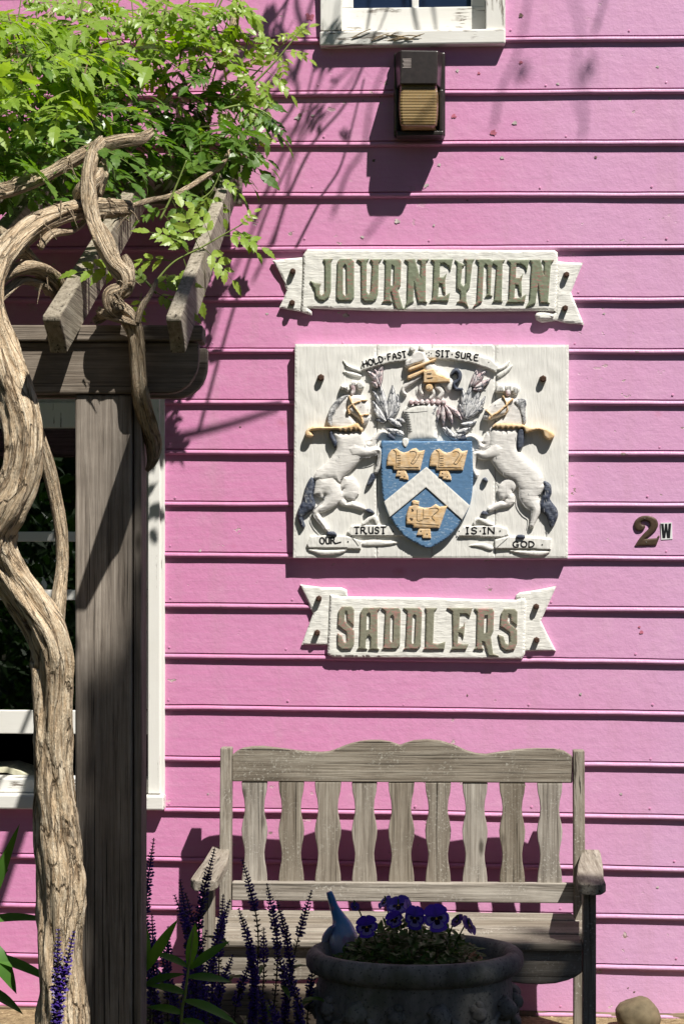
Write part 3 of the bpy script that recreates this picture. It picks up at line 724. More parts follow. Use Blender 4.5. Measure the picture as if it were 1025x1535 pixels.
def horse(neck, head, torso, limbs, mane, tail, lowmane, strap, bridle, plume, plume_red, hoofs, eye):
    pcs = [(sm(neck), .0125, 9, .4), (sm(torso), .0160, 13, .4), (sm(head), .0175, 7, .45)]
    for path, w, h in limbs: pcs.append((limb(path, [x * (.95 if i < 1 else .84) for i, x in enumerate(w)]), h, max(w) * .38, .42))
    hs = carve('horse', pcs, m_horse, rough=.0004, step=1.25)
    carve('mane', [(sm(mane), .0155, 4, .5)], m_mane, hs); carve('mane', [(sm(lowmane), .0175, 4, .5)], m_navy, hs)
    carve('tail', [(sm(tail), .0135, 6, .35)], m_navy, hs, rough=.003)
    carve('harness', [(sm(strap, 2), .0205, 3.2, .75)], m_ochre, hs)
    carve('bridle', [(limb(p, [w_] * len(p)), .0215, 1.6, .8) for p, w_ in bridle], m_ochre, hs)
    carve('plume', [(sm(q), .0170, 3, .5) for q in plume], m_relief, hs); carve('plume_tuft', [(sm(plume_red), .0185, 2.2, .6)], m_redleaf, hs)
    for q in hoofs: carve('hoof', [(sm(q, 2), .0130, 3, .6)], m_navy, hs)
    mb = MB(); strokes(mb, eye, 1.1, OB + .0255, .0006); ca.part('eye', mb, m_black, hs)
    mb = MB()
    for path, w, h in limbs[1:3]:
        q = limb(path, [x * .82 for x in w]); k = len(q) // 2; strokes(mb, [q[2:k - 2:2]], .7, OB + h * 1.4 * .72, .0012)
    def hatch(loop, n, o_, bend):
        xs = [p[0] for p in loop]; ys = [p[1] for p in loop]; A = np.array(loop); out = []
        rr = random.Random(int(xs[0]))
        while len(out) < n:
            x, y = rr.uniform(min(xs), max(xs)), rr.uniform(min(ys), max(ys)); L = rr.uniform(3, 6)
            q = [(x, y), (x + bend * .5, y + L * .5), (x + bend, y + L)]
            if inside(np.array(q), loop).all(): out.append(q)
        strokes(mb, out, .5, o_, .0010)
    hatch(sm(tail), 16, OB + .0178, .6); hatch(sm(mane), 12, OB + .0195, -.8); hatch(sm(neck), 5, OB + .0160, .8); hatch(sm(torso), 6, OB + .0212, 1.2)
    ca.part('shading_line', mb, m_mane, hs)
    mb = MB()
    for q in plume: strokes(mb, [[(sum(p[0] for p in q) / len(q) + dx, sum(p[1] for p in q) / len(q) - 2), (sum(p[0] for p in q) / len(q) + dx * 1.2, sum(p[1] for p in q) / len(q) + 3)] for dx in (-2, 0, 2)], .6, OB + .0232)
    ca.part('plume_line', mb, m_black, hs)
    return hs
horse(z5([(600,245),(540,250),(470,300),(405,390),(376,470),(378,550),(420,600),(560,640),(720,610),(735,570),(690,520),(640,470),(605,420),(590,380),(640,300)]),
      z5([(592,262),(610,235),(660,240),(735,240),(790,285),(822,370),(818,450),(832,490),(815,535),(775,562),(745,548),(715,500),(660,460),(610,430),(592,390),(598,330)]),
      zA([(300,645),(400,652),(490,640),(522,700),(535,760),(505,815),(440,885),(368,948),(345,985),(300,965),(230,975),(178,955),(200,900),(270,840),(322,770),(318,710)]),
      [([(533,652),(554,667),(562,657),(573,648),(584,651)], [22, 15, 10, 8, 7], .0125),
       ([(528,674),(550,678),(570,676),(569,695),(563,709)], [28, 20, 13, 9, 7], .0180),
       ([(486,726),(499,743),(490,757),(474,768),(484,785),(491,795)], [46, 34, 20, 13, 10, 9], .0155),
       ([(520,722),(526,737),(512,751),(528,756),(545,762)], [26, 30, 17, 12, 9], .0105)],
      z5([(602,243),(545,243),(465,300),(400,385),(372,478),(376,560),(428,588),(436,500),(478,400),(552,312)]),
      z6([(200,185),(232,230),(232,300),(215,380),(240,470),(225,530),(135,600),(105,640),(130,715),(108,745),(75,715),(40,610),(50,540),(100,430),(130,300),(165,225)]),
      z5([(395,640),(430,632),(445,690),(487,760),(452,818),(415,745),(392,700)]),
      z5([(130,665),(150,618),(215,585),(340,588),(500,588),(620,572),(685,548),(715,556),(735,590),(762,602),(755,645),(730,635),(710,612),(690,634),(660,607),(635,642),(605,612),(575,642),(545,614),(515,642),(492,616),(400,618),(300,618),(215,628),(185,640),(222,682),(195,702),(148,695)]),
      [(z5([(615,255),(650,340),(740,470),(762,545)]), 3.4), (z5([(650,340),(720,312),(800,296)]), 2.6), (z5([(650,340),(602,385),(615,440)]), 2.8), (z5([(735,472),(780,458),(822,450)]), 2.6)],
      [z5([(510,165),(530,122),(570,140),(610,130),(625,190),(590,205),(560,180)]), z5([(610,130),(640,85),(690,85),(690,135),(650,150)]), z5([(690,110),(730,80),(772,120),(768,165),(725,185),(695,160)])],
      z5([(625,135),(670,130),(680,180),(660,235),(640,250),(622,225),(632,180)]),
      [z6([(800,280),(848,150),(885,152),(890,215),(850,265)]), z6([(372,790),(440,780),(478,828),(375,825)]), z6([(785,545),(835,530),(890,580),(830,582)]), [(582,648),(592,656),(590,660),(580,655)]],
      [[(540.5, 610)], [(553, 628)]])
horse(zr([(440,185),(520,195),(592,208),(600,330),(592,440),(570,480),(420,500),(265,470),(300,430),(380,360),(420,270)]),
      zr([(158,390),(172,335),(200,300),(260,235),(340,185),(420,178),(470,200),(450,265),(405,345),(340,375),(270,395),(215,412),(175,405)]),
      [(736,640),(757,642),(776,641),(777,655),(775,672),(788,687),(805,702),(813,716),(811,735),(795,744),(778,735),(770,722),(757,716),(747,708),(739,697),(735,690),(733,675),(731,655)],
      [([(737,655),(723,670),(716,660),(706,654),(696,656)], [22, 14, 10, 8, 7], .0125),
       ([(748,674),(727,682),(711,681),(708,700),(714,714)], [30, 20, 14, 10, 8], .0180),
       ([(797,724),(793,745),(802,763),(800,776),(796,789)], [42, 36, 20, 12, 9], .0155),
       ([(768,722),(756,737),(764,751),(748,757),(732,764)], [22, 28, 18, 12, 9], .0105)],
      zr([(465,228),(520,192),(600,208),(594,330),(600,430),(562,468),(545,380),(518,290)]),
      zs([(780,212),(850,248),(862,340),(846,400),(912,490),(928,560),(902,640),(857,692),(830,640),(800,562),(752,522),(738,440),(768,360),(775,290)]),
      zr([(520,500),(578,500),(582,560),(577,660),(545,712),(510,710),(500,600)]),
      zr([(248,495),(285,445),(420,447),(560,456),(640,486),(760,488),(830,512),(888,558),(872,602),(822,612),(782,582),(760,524),(700,512),(600,546),(575,502),(550,488),(530,503),(500,486),(470,506),(440,486),(415,506),(390,486),(360,506),(330,486),(310,502),(285,482)]),
      [(zr([(462,198),(402,255),(330,320),(252,368),(222,402)]), 3.4), (zr([(402,255),(362,168)]), 2.8), (zr([(250,368),(215,335),(190,308)]), 2.6), (zr([(402,255),(408,310),(385,350)]), 2.2)],
      [zr([(285,120),(298,62),(340,40),(375,68),(390,120),(340,130)]), zr([(375,68),(420,42),(470,58),(460,125),(400,125)]), zr([(465,60),(515,62),(535,95),(505,150),(462,135)])],
      zr([(385,105),(440,100),(440,150),(400,165)]),
      [zs([(150,195),(185,175),(212,215),(185,228)]), zs([(495,800),(515,762),(585,768),(580,805)]), zs([(135,555),(165,515),(212,540),(200,565)]), [(697,652),(688,657),(690,661),(699,659)]],
      [zr([(285,255)]), zr([(190,355)])])

# shield
z7 = lambda L: [(565 + x / 6.833, 650 + y / 6.833) for x, y in L]
shl = z7([(45,75),(500,78),(970,80)]) + catmull(z7([(978,300),(980,480),(968,640),(935,770),(870,880),(750,1040),(620,1132),(512,1172),(400,1122),(270,1040),(130,855),(75,710),(50,550),(42,300)]), 3)
sh = carve('shield', [(shl, .0180, 2.0, .85)], m_blue, rough=.0005, step=2.2)
OS = OB + .0252 - .0006
carve('chevron', [(z7([(505,340),(948,735),(868,882),(500,550),(130,853),(72,695)]), .0022, 1.5, .7)], m_relief, sh, OS)
mb = MB(); strokes(mb, [z7([(130,856),(500,551)]), z7([(500,551),(870,884)])], .9, OS + .0018); ca.part('chevron_outline', mb, m_black, sh)
for dx, dy in ((0, 0), (438, 3)):
    f = lambda L: z7([(x + dx, y + dy) for x, y in L])
    sd = carve('saddle', [(f([(98,330),(105,250),(118,205),(150,165),(200,152),(235,180),(275,195),(320,182),(360,155),(400,148),(430,178),(490,168),(465,270),(440,376),(300,374),(168,374),(160,335)]), .0085, 4, .55)], m_ochre, sh, OS)
    carve('stirrup', [(f([(190,440),(205,378),(290,376),(320,440),(322,476),(232,466),(232,442)]), .0060, 2, .6)], m_ochre, sd, OS)
    mb = MB(); mb2 = OS + .0083
    strokes(mb, [f([(345,300),(395,230),(400,195),(375,180),(335,185)]), f([(345,300),(380,305),(440,205)])] + [f([(205,y),(240,y)]) for y in (225, 250, 275, 300, 320)] + [f([(190,340),(425,345)]), f([(165,160),(195,200),(190,340)])], .55, mb2)
    strokes(mb, [f([(135,300),(132,235),(142,210)]), f([(148,305),(150,225)])], 2.0, OS + .0070); strokes(mb, [f([(230,405)]), f([(280,440)])], 1.6, OS + .0055)
    ca.part('saddle_line', mb, m_black, sd)
sd = carve('saddle', [(z7([(298,930),(300,830),(325,750),(360,735),(355,690),(385,680),(432,692),(425,745),(480,760),(545,756),(600,720),(640,748),(720,738),(680,850),(637,970),(500,968),(370,966),(365,935)]), .0085, 4, .55)], m_ochre, sh, OS)
carve('stirrup', [(z7([(403,1040),(430,968),(545,968),(552,1075),(465,1072),(460,1046)]), .0060, 2, .6)], m_ochre, sd, OS)
mb = MB()
strokes(mb, [z7([(335,905),(335,820),(352,775),(372,810),(372,905)]), z7([(353,890),(353,800)])], 2.4, OS + .0072)
strokes(mb, [z7([(530,770),(600,760),(630,785),(560,850),(590,890)]), z7([(475,770),(475,880)]), z7([(410,780),(410,890),(465,885)]), z7([(400,920),(630,935)]), z7([(480,870),(535,870)]), z7([(350,715),(425,725)])], .6, OS + .0083)
strokes(mb, [z7([(447,1000)]), z7([(510,1030)])], 1.8, OS + .0055); ca.part('saddle_line', mb, m_black, sd)

# helmet, wreath, crest horse
hl = carve('helmet', [(sm([(603,618),(608,610),(618,605),(632,603),(648,604),(658,610),(656,630),(653,645),(655,660),(630,661),(611,661),(609,645),(606,630)]), .0140, 10, .35)], m_relief)
mb = MB(); oo = OB + .0199
strokes(mb, [[(603,617.5),(620,618.2),(640,616.5)], [(603,617),(609,632),(610.5,660)], [(609,611),(625,607),(640,606)]] + [[(606 + k * .75, 621.5 + k * 3.6), (613 + k * .6, 621.5 + k * 3.6)] for k in range(8)], .8, oo - .001)
ca.part('helmet_line', mb, m_black, hl)
carve('helmet_ring', [(sm([(602,664),(604,658),(610,657),(613,662),(611,670),(606,671)]), .0205, 2, .7)], m_relief, hl)
carve('wreath', [(sm([(a, 603), (a + 4, 598.5), (a + 8, 602), (a + 7, 607), (a + 2, 608)]), .0165, 3, .5) for a in (612, 620, 628, 636, 644, 652, 660)], m_redleaf, hl)
cr = carve('crest_horse', [(sm([(606,549),(608,541),(615,536),(619,529),(628,525),(636,529),(638,540),(631,545),(620,548),(612,553)]), .0170, 4, .4), (limb([(631,534),(640,548),(652,560)], [13, 17, 20]), .0150, 7, .3),
     (limb([(640,558),(660,566),(671,576),(672,586)], [18, 22, 18, 8]), .0130, 8, .3), (limb([(630,562),(616,573),(606,580),(604,587),(608,592)], [10, 8, 7, 6, 5]), .0120, 3, .4), (limb([(636,572),(630,584),(634,592)], [9, 7, 5]), .010, 3, .4),
     (limb([(654,578),(662,588),(657,597)], [11, 8, 6]), .012, 3, .4), (limb([(645,580),(650,590),(644,598)], [8, 6, 5]), .010, 3, .4)], m_horse)
carve('crest_knob', [(sm([(613,526),(615,519),(621,519),(623,525),(618,529)]), .0180, 3, .5), (sm([(626,525),(629,518),(635,519),(636,526),(631,528)]), .0180, 3, .5)], m_relief, cr)
carve('crest_saddle', [([(634,556),(650,553),(655,561),(674,568),(674,574),(656,574.5),(634,575.5)], .0185, 2, .7), (limb([(613,555),(632,548),(652,540)], [6, 6, 4]), .0190, 2.5, .6), (limb([(612,567),(624,562),(636,556)], [7, 7, 5]), .0175, 2.5, .6), (sm([(637,580),(641,576),(648,577),(648,586),(639,586)], 2), .0185, 2, .6)], m_ochre, cr)
carve('crest_tail', [(limb([(676,562),(682,556),(688,561),(687,570),(680,576),(683,583),(692,584)], [5, 8, 8, 7, 7, 6, 4]), .0150, 4, .4)], m_navy, cr)
mb = MB(); strokes(mb, [[(615,541)], [(632,562),(632,570)], [(640,560),(646,560)], [(640,567),(648,566)], [(643,582)], [(610,547),(618,545)]], .9, OB + .0262); ca.part('crest_line', mb, m_black, cr)

# mantling leaves
def lf(b, t, w, curve=.12):
    dx, dy = t[0] - b[0], t[1] - b[1]; l = math.hypot(dx, dy); nx_, ny_ = -dy / l, dx / l
    q = [(0, .10), (.18, .36), (.42, .50), (.66, .42), (.86, .20), (1, .0)]
    L = [(b[0] + dx * s + nx_ * (w_ * w + curve * l * math.sin(s * math.pi)), b[1] + dy * s + ny_ * (w_ * w + curve * l * math.sin(s * math.pi))) for s, w_ in q]
    Rr = [(b[0] + dx * s + nx_ * (-w_ * w + curve * l * math.sin(s * math.pi)), b[1] + dy * s + ny_ * (-w_ * w + curve * l * math.sin(s * math.pi))) for s, w_ in q[:-1]]
    vein = [(b[0] + dx * s + nx_ * curve * l * math.sin(s * math.pi), b[1] + dy * s + ny_ * curve * l * math.sin(s * math.pi)) for s in (.1, .4, .7, .92)]
    return L + Rr[::-1], vein, (nx_, ny_)
def mleaf(b, t, w, h, mat, c=.1, vm=None):
    loop, vein, nn = lf(b, t, w, c)
    o = carve('mantling_leaf', [(loop, h, w * .38, .35)], mat, rough=.0010, step=1.3)
    mb = MB(); side = []
    for s in (1, 2):
        for sg_ in (-1, 1): p = vein[s]; side.append([p, (p[0] + nn[0] * sg_ * w * .26 + (t[0] - b[0]) * .13, p[1] + nn[1] * sg_ * w * .26 + (t[1] - b[1]) * .13)])
    strokes(mb, [vein] + side, .62, OB + h * 1.4 * .95); strokes(mb, [loop[i:i + 3] for i in range(0, len(loop) - 2, 2)] + [[loop[-1], loop[0]]], .5, OB + h * 1.4 * .40, .0012); ca.part('vein', mb, vm or m_navy, o)
G_, RD = m_greyleaf, m_redleaf
for q in [((580,628),(557,583),10,.009,G_,.02),((581,626),(570,576),12,.011,G_,-.04),((582,624),(588,577),12,.010,G_,.05),((582,626),(596,590),10,.009,G_,.1),((581,628),(599,602),10,.010,G_,.08),((578,630),(558,600),10,.010,G_,-.05),
          ((579,632),(559,611),9,.011,G_,-.08),((577,634),(562,630),7,.009,G_,.1),((594,640),(578,626),9,.012,G_,.1),((602,640),(587,632),10,.013,G_,.05),((600,646),(578,643),11,.010,G_,-.1),((606,652),(590,650),10,.011,G_,.1),((608,634),(594,628),8,.012,G_,.05),
          ((570,580),(549,556),10,.011,RD,.1),((569,576),(560,552),9,.010,RD,.05),((570,578),(574,547),10,.010,RD,-.1),((566,582),(556,572),8,.012,RD,.1),
          ((696,628),(692,581),12,.010,G_,.03),((697,628),(706,577),12,.012,G_,-.04),((697,628),(718,584),12,.011,G_,.05),((698,628),(727,594),11,.010,G_,.08),((698,629),(725,612),9,.009,G_,-.05),((696,628),(687,604),9,.009,G_,.05),
          ((690,636),(714,632),9,.010,G_,.1),((684,648),(706,640),10,.010,G_,.1),((672,655),(698,650),12,.009,G_,.08),((668,640),(684,658),10,.010,G_,.1),((662,640),(676,658),9,.009,G_,-.05),
          ((704,580),(714,553),10,.011,RD,.1),((708,580),(728,556),11,.012,RD,-.05),((710,582),(735,568),10,.011,RD,.05),((708,584),(726,580),8,.010,RD,.1),
          ((656,606),(648,624),8,.014,G_,.05),((660,606),(655,634),8,.015,RD,.05),((663,606),(664,640),9,.016,RD,.0),((666,607),(678,638),9,.016,RD,-.05),((668,608),(693,632),9,.015,RD,-.08)]:
    mleaf(*q)

# motto ribbons
rb = carve('motto_ribbon', [([(541,557),(560,550.5),(585,544),(612,540.3),(645,538),(675,539.3),(705,544.5),(730,552.5),(743,558.5),(746,549),(735,538),(705,530),(675,525.5),(645,523),(612,524.5),(585,529.5),(560,536.5),(543,544)], .0105, 2.5, .75),
    (sm([(541,553),(530,550),(520,546),(514,540),(522,552),(532,556),(541,559)]), .007, 3, .5), (sm([(541,562),(528,558),(514,557),(526,563),(540,566)]), .006, 3, .5),
    (sm([(744,552),(755,547),(764,540),(760,550),(748,556)]), .007, 3, .5), (sm([(744,562),(756,554),(768,547),(762,557),(748,566)]), .006, 3, .5)], m_relief)
mb = MB(); text(mb, 'HOLD.FAST.', (545.5,550.2), (577,541.2), 9, 1.55, OB + .0145) if 0 else None
text(mb, 'HOLD.', (545.5,550.5), (578,541), 9, 2.0, OB + .0145); text(mb, 'FAST.', (582,539.8), (612,534.5), 9, 2.0, OB + .0145)
text(mb, 'SIT.', (653,534), (677,535), 9, 2.0, OB + .0145); text(mb, 'SURE', (682,535.5), (716,541), 9, 2.0, OB + .0145)
strokes(mb, [[(732,543)], [(639,530)], [(642.5,528)], [(642.5,533)], [(646,530)]], 1.5, OB + .0145); ca.part('motto_lettering', mb, m_black, rb)
rb2 = carve('motto_ribbon', [([(462,821),(460.5,815),(465,804),(490,802),(520,803.5),(543,811),(541,823),(500,821.5)], .0072, 2.2, .75), (sm([(462,823),(490,824.5),(520,823.5),(510,830),(485,832),(470,828)]), .006, 4, .4)], m_relief)
rb = carve('motto_ribbon', [([(526,804),(520,798),(526,788.5),(545,787),(580,787),(600,787),(607,804),(565,803.5)], .0072, 2.2, .75), (sm([(543,812),(560,809),(580,811),(600,812),(590,816),(570,818),(545,818)]), .005, 4, .4), (sm([(540,787),(552,775),(562,772),(567,779),(564,787),(558,779),(548,787)]), .009, 3, .6)], m_relief)
mb = MB(); text(mb, 'OUR', (479.5,815.5), (504,814.5), 9.5, 2.0, OB + .0100); strokes(mb, [[(521.5,812)], [(505,814.2),(511,812.5)]], 1.9, OB + .0100); ca.part('motto_lettering', mb, m_black, rb2)
mb = MB(); text(mb, 'TRUST', (531,799.5), (578,799.5), 9.5, 2.0, OB + .0100)
strokes(mb, [[(588.5,796.5)]], 1.9, OB + .0100); strokes(mb, [[(525,801),(537,818)]], .6, OB + .0102); ca.part('motto_lettering', mb, m_black, rb)
rb = carve('motto_ribbon', [([(686,804),(694,790),(715,788),(745,788),(760,792),(762,802),(752,806),(720,804.5)], .0072, 2.2, .75), (sm([(703,818),(722,814),(738,819),(736,825),(718,820)]), .005, 4, .4), (sm([(708,784),(714,776),(726,778),(740,787),(730,788),(716,781),(711,788)]), .009, 3, .6)], m_relief)
rb2 = carve('motto_ribbon', [([(741,822),(741,809),(762,803.5),(795,805),(826,808),(825,824),(790,822.5),(765,823)], .0072, 2.2, .75),
    (sm([(760,825),(790,825),(823,826),(812,833),(785,831)]), .006, 4, .4)], m_relief)
mb = MB(); text(mb, 'IS.IN', (698,800), (740,800), 9.5, 2.0, OB + .0100); strokes(mb, [[(687.5,796.5)], [(749,796)]], 1.9, OB + .0100); ca.part('motto_lettering', mb, m_black, rb)
mb = MB(); text(mb, 'GOD', (768.5,820), (800,820), 8.5, 2.0, OB + .0100); strokes(mb, [[(812,816.5)]], 1.9, OB + .0100); strokes(mb, [[(745,820),(760,807)]], .6, OB + .0102); ca.part('motto_lettering', mb, m_black, rb2)

# ================================================================== BENCH
BO = .205                                   # front plane of the backrest, metres before the wall
b = wloc(604, 1560, .45)
bn = Thing('garden_bench', 'weathered grey wooden bench with nine wavy slats against the pink wall', 'bench', (b[0], .45, 0), wall=True)
def wp(pts, o): return [wloc(x, y, o) for x, y in pts]
def bslab(name, pts, o0, o1, ax, parent=None, bevel=.004):
    return bn.part(name, MB().prism(wp(pts, o1), o0, o1), m_bench[ax], parent, bevel=bevel)
# back posts lean back a little
def post(xl, xr, ytop, name='back_post'):
    mb = MB(); a = wloc(xl, ytop, BO)[0]; c = wloc(xr, ytop, BO)[0]; zt = wloc(xl, ytop, BO)[1]; vs = []
    for z, oo in ((0, .03), (.38, .03), (.62, .02), (zt, 0)):
        for u, o in ((a, BO - .045 + oo), (c, BO - .045 + oo), (c, BO + .006 + oo), (a, BO + .006 + oo)): vs.append((u, o, z))
    fs = [(3, 2, 1, 0), (12, 13, 14, 15)] + [(4 * i + k, 4 * i + (k + 1) % 4, 4 * i + 4 + (k + 1) % 4, 4 * i + 4 + k) for i in range(3) for k in range(4)]
    mb.add(vs, fs); bn.part(name, mb, m_bench['z'], bevel=.004)
post(330.5, 347.5, 1121); post(858.5, 875.5, 1125)
top = [(347.8,1132),(355,1126),(364,1121.6),(378,1119.5),(393,1119),(415,1121.5),(437,1124.5),(460,1127),(481,1128),(492,1127),(501,1124.5),(513,1119.5),(525,1115),(540,1111.5),(554,1110),(570,1110),(583,1112),(592,1115),(599.5,1117.5),(608,1114),(620,1110.5),(640,1109),(660,1111),(680,1117),(697,1125),(712,1129.5),(728,1131),(750,1127.5),(775,1124),(805,1122.5),(830,1123),(845,1126),(857.5,1134)]
bslab('top_rail', top + [(857.5, 1174), (347.8, 1171.5)], BO - .030, BO, 'x')
bslab('lower_rail', [(347.8,1322),(862,1325),(862,1354.5),(347.8,1350)], BO - .014, BO + .018, 'x')
mb0 = None
for k, cx in enumerate((381.3, 436.5, 491.3, 546, 601.3, 656.3, 711.5, 767.3, 823.5)):
    prf = [(1172,19.6),(1186,18.4),(1198,15.6),(1210,14.4),(1222,15.4),(1233,18.0),(1244,19.6),(1256,18.6),(1268,16.0),(1279,14.6),(1290,15.2),(1302,17.4),(1313,18.8),(1324,19.2)]
    dy = (cx - 381) * .005; j = random.uniform(.97, 1.03)
    lp_ = [(cx - w * j, y + dy) for y, w in prf] + [(cx + w * j, y + dy) for y, w in prf[::-1]]
    bslab('slat', lp_, BO - .022 + .002 * (k % 2), BO - .004 + .0015 * (k % 3), 'z', bevel=.003)
uL = wloc(330.5, 1300, BO)[0]; uR = wloc(875.5, 1300, BO)[0]
FO = .70                                    # front plane of the front legs
ulf = (wloc(303, 1400, FO)[0], wloc(320, 1400, FO)[0]); urf = (wloc(873.5, 1400, FO)[0], wloc(893, 1400, FO)[0])
for (a, c) in (ulf, urf): bn.part('front_leg', MB().box(a, c, FO - .055, FO, 0, .556), m_bench['z'], bevel=.004)
def arm(uc0, uc1, side):
    # plan outline (u, o): narrow at the post, wide and rounded in front
    w0, w1 = .032, .041; o0, o1 = BO - .02, FO + .055; L = []
    pl = [(uc0 - w0, o0), (uc0 - w0, o0 + .05), (uc0 * .55 + uc1 * .45 - .038, o0 + .22), (uc1 - w1, o1 - .10), (uc1 - w1, o1 - .022), (uc1 - w1 * .72, o1 - .005), (uc1, o1), (uc1 + w1 * .72, o1 - .005), (uc1 + w1, o1 - .022), (uc1 + w1, o1 - .10), (uc0 * .55 + uc1 * .45 + .040, o0 + .22), (uc0 + w0, o0 + .05), (uc0 + w0, o0)]
    n = len(pl); vs = []
    def zt(o): t = (o - o0) / (o1 - o0); return .592 - .012 * math.sin(math.pi * t) - (.014 * max(0, (t - .86) / .14) ** 2)
    for o_, dz in ((0, 0), (1, -.030)):
        for u, o in pl: vs.append((u, o, zt(o) + dz))
    mb = MB(); fs = [(i, (i + 1) % n, n + (i + 1) % n, n + i) for i in range(n)]
    h_ = n // 2; fs += [(i, n - 1 - i, n - 2 - i, i + 1) for i in range(h_ - 1)] + [(h_ - 1, h_ + 1, h_)] + [(n + i + 1, 2 * n - 2 - i, 2 * n - 1 - i, n + i) for i in range(h_ - 1)] + [(n + h_, n + h_ + 1, n + h_ - 1)]
    mb.add(vs, fs); bn.part('armrest', mb, m_bench['y'], bevel=.006)
arm(uL + .002, (ulf[0] + ulf[1]) / 2 - .006, -1); arm(uR + .018, (urf[0] + urf[1]) / 2 + .004, 1)
# seat boards, side rails, apron
sb = [(.262, .365), (.371, .470), (.476, .575), (.581, .715)]
for k, (o0, o1) in enumerate(sb):
    ua = ulf[1] + .004 if k == 3 else uL - .012 + .004 * k; ub = urf[0] - .003 if k == 3 else uR + .010
    if k == 0: ua, ub = uL + .038, uR - .040
    bn.part('seat_board', MB().box(ua, ub, o0, o1, .376 - .002 * (k % 2), .400 - .003 * (k % 2)), m_bench['x'], bevel=.007)
for a in (uL + .004, uR - .036): bn.part('side_rail', MB().box(a, a + .032, BO + .036, FO - .056, .300, .374), m_bench['y'], bevel=.004)
ap = [(321,1410),(560,1411),(872,1412),(872,1458),(862,1465),(850,1470),(832,1474.5),(810,1476),(785,1475),(760,1472),(735,1465),(700,1457),(650,1453),(600,1452),(540,1453),(500,1458),(470,1468),(430,1471),(380,1469),(345,1466),(321,1460)]
bslab('apron', ap, FO - .040, FO - .006, 'x')
for x, y, o in ((339, 1143, BO + .006), (339, 1336, BO + .024), (867, 1147, BO + .006), (868, 1340, BO + .024), (860, 1452, FO - .006), (335, 1448, FO - .006)):
    u, z = wloc(x, y, o); bn.part('plug', MB().tube([(u, o - .004, z), (u, o + .0022, z)], [.0065, .0060], 10), m_bench['y'])
# ================================================================== EDGING TIMBER
mb = MB(); a = cp(120, 1480, 5.78); c = cp(476, 1480, 5.78)
mb.box(a.x, c.x, 5.74, 5.78, .235 - .0, .268); mb.box(a.x, c.x, 5.755, 5.795, .0, .232)
t = Thing('garden_edging', 'low brown timber edging behind the purple salvia, left of the planter', 'edging', (a.x, 5.77, 0))
t.part('timber', MB().box(a.x, c.x, 5.70, 5.80, .135, .268), wood('edging_wood', (.07, .05, .035), (.17, .125, .085), (.26, .20, .145), 'x'), bevel=.008)
t.part('timber', MB().box(a.x + .02, c.x - .01, 5.705, 5.802, 0, .132), wood('edging_wood_low', (.07, .05, .035), (.17, .125, .085), (.26, .20, .145), 'x'), bevel=.008)

# ================================================================== PERGOLA
pg = Thing('pergola', 'weathered timber pergola post, beam and sloping rafters carrying the vine', 'pergola', (-.573, 4.74, 0))
def px2x(px, d): return (px - CX) / F * d
def px2z(py, d): return EYE + (HY - py) / F * d
PX0, PX1 = px2x(113, 4.61), px2x(198, 4.61)
pg.part('post', MB().box(PX0, PX1, 4.609, 4.749, 0, px2z(591.5, 4.6)), m_perg['z'], bevel=.005)
pg.part('post_trim', MB().box(PX1 + .003, PX1 + .022, 4.622, 4.744, 0, px2z(591.5, 4.6)), m_perg['z'], bevel=.003)
bz0, bz1 = px2z(590, 4.6), px2z(513, 4.6); bx = px2x(298, 4.6); r = .075
def beam(y0, y1, xr, nm='beam'):
    lp_ = [(-1.75, bz0), (xr - r, bz0)] + [(xr - r + r * math.sin(t_) * 1.0, bz0 + r * 1.1 * (1 - math.cos(t_))) for t_ in [k * math.pi / 16 for k in range(1, 9)]] + [(xr, bz1), (-1.75, bz1)]
    pg.part(nm, MB().prism(lp_, y0, y1), m_perg['x'], bevel=.004)
beam(4.600, 4.640, bx); beam(4.752, 4.792, bx + .01)
ct = px2z(487.5, 4.59)
pg.part('beam_cap', MB().box(-1.75, px2x(304, 4.59), 4.585, 4.70, bz1 + .002, ct), m_perg['x'], bevel=.004)
sl = (1.238 - .476) / (6.4 - 4.25)
def rafter(x0, x1, skew=.0, y0=4.25):
    mb = MB(); zt = lambda y: EYE + .476 + (y - 4.25) * sl + .004; w = .1
    pf = [(y0, .0), (y0, -.012), (y0 + .022, -.030), (y0 + .055, -.055), (y0 + .085, -.080), (y0 + .11, -.112), (6.40, -.112), (6.40, 0)]
    lo = [(x0 + skew * (y - y0), y, zt(y) + dz) for y, dz in pf]; hi = [(x1 + skew * (y - y0), y, zt(y) + dz) for y, dz in pf]; n = len(pf)
    mb.add(lo + hi, [tuple(range(n)), tuple(range(2 * n - 1, n - 1, -1))] + [(i, (i + 1) % n, n + (i + 1) % n, n + i) for i in range(n)])
    pg.part('rafter', mb, m_raft, bevel=.004)
rafter(px2x(249, 4.25), px2x(272, 4.25), .006); rafter(px2x(64, 4.25), px2x(91, 4.25)); rafter(-.945, -.903); rafter(-1.22, -1.178)
pg.part('ledger', MB().box(-1.75, px2x(363, 6.42), 6.405, 6.450, EYE + 1.09, EYE + 1.245), m_perg['x'], bevel=.004)

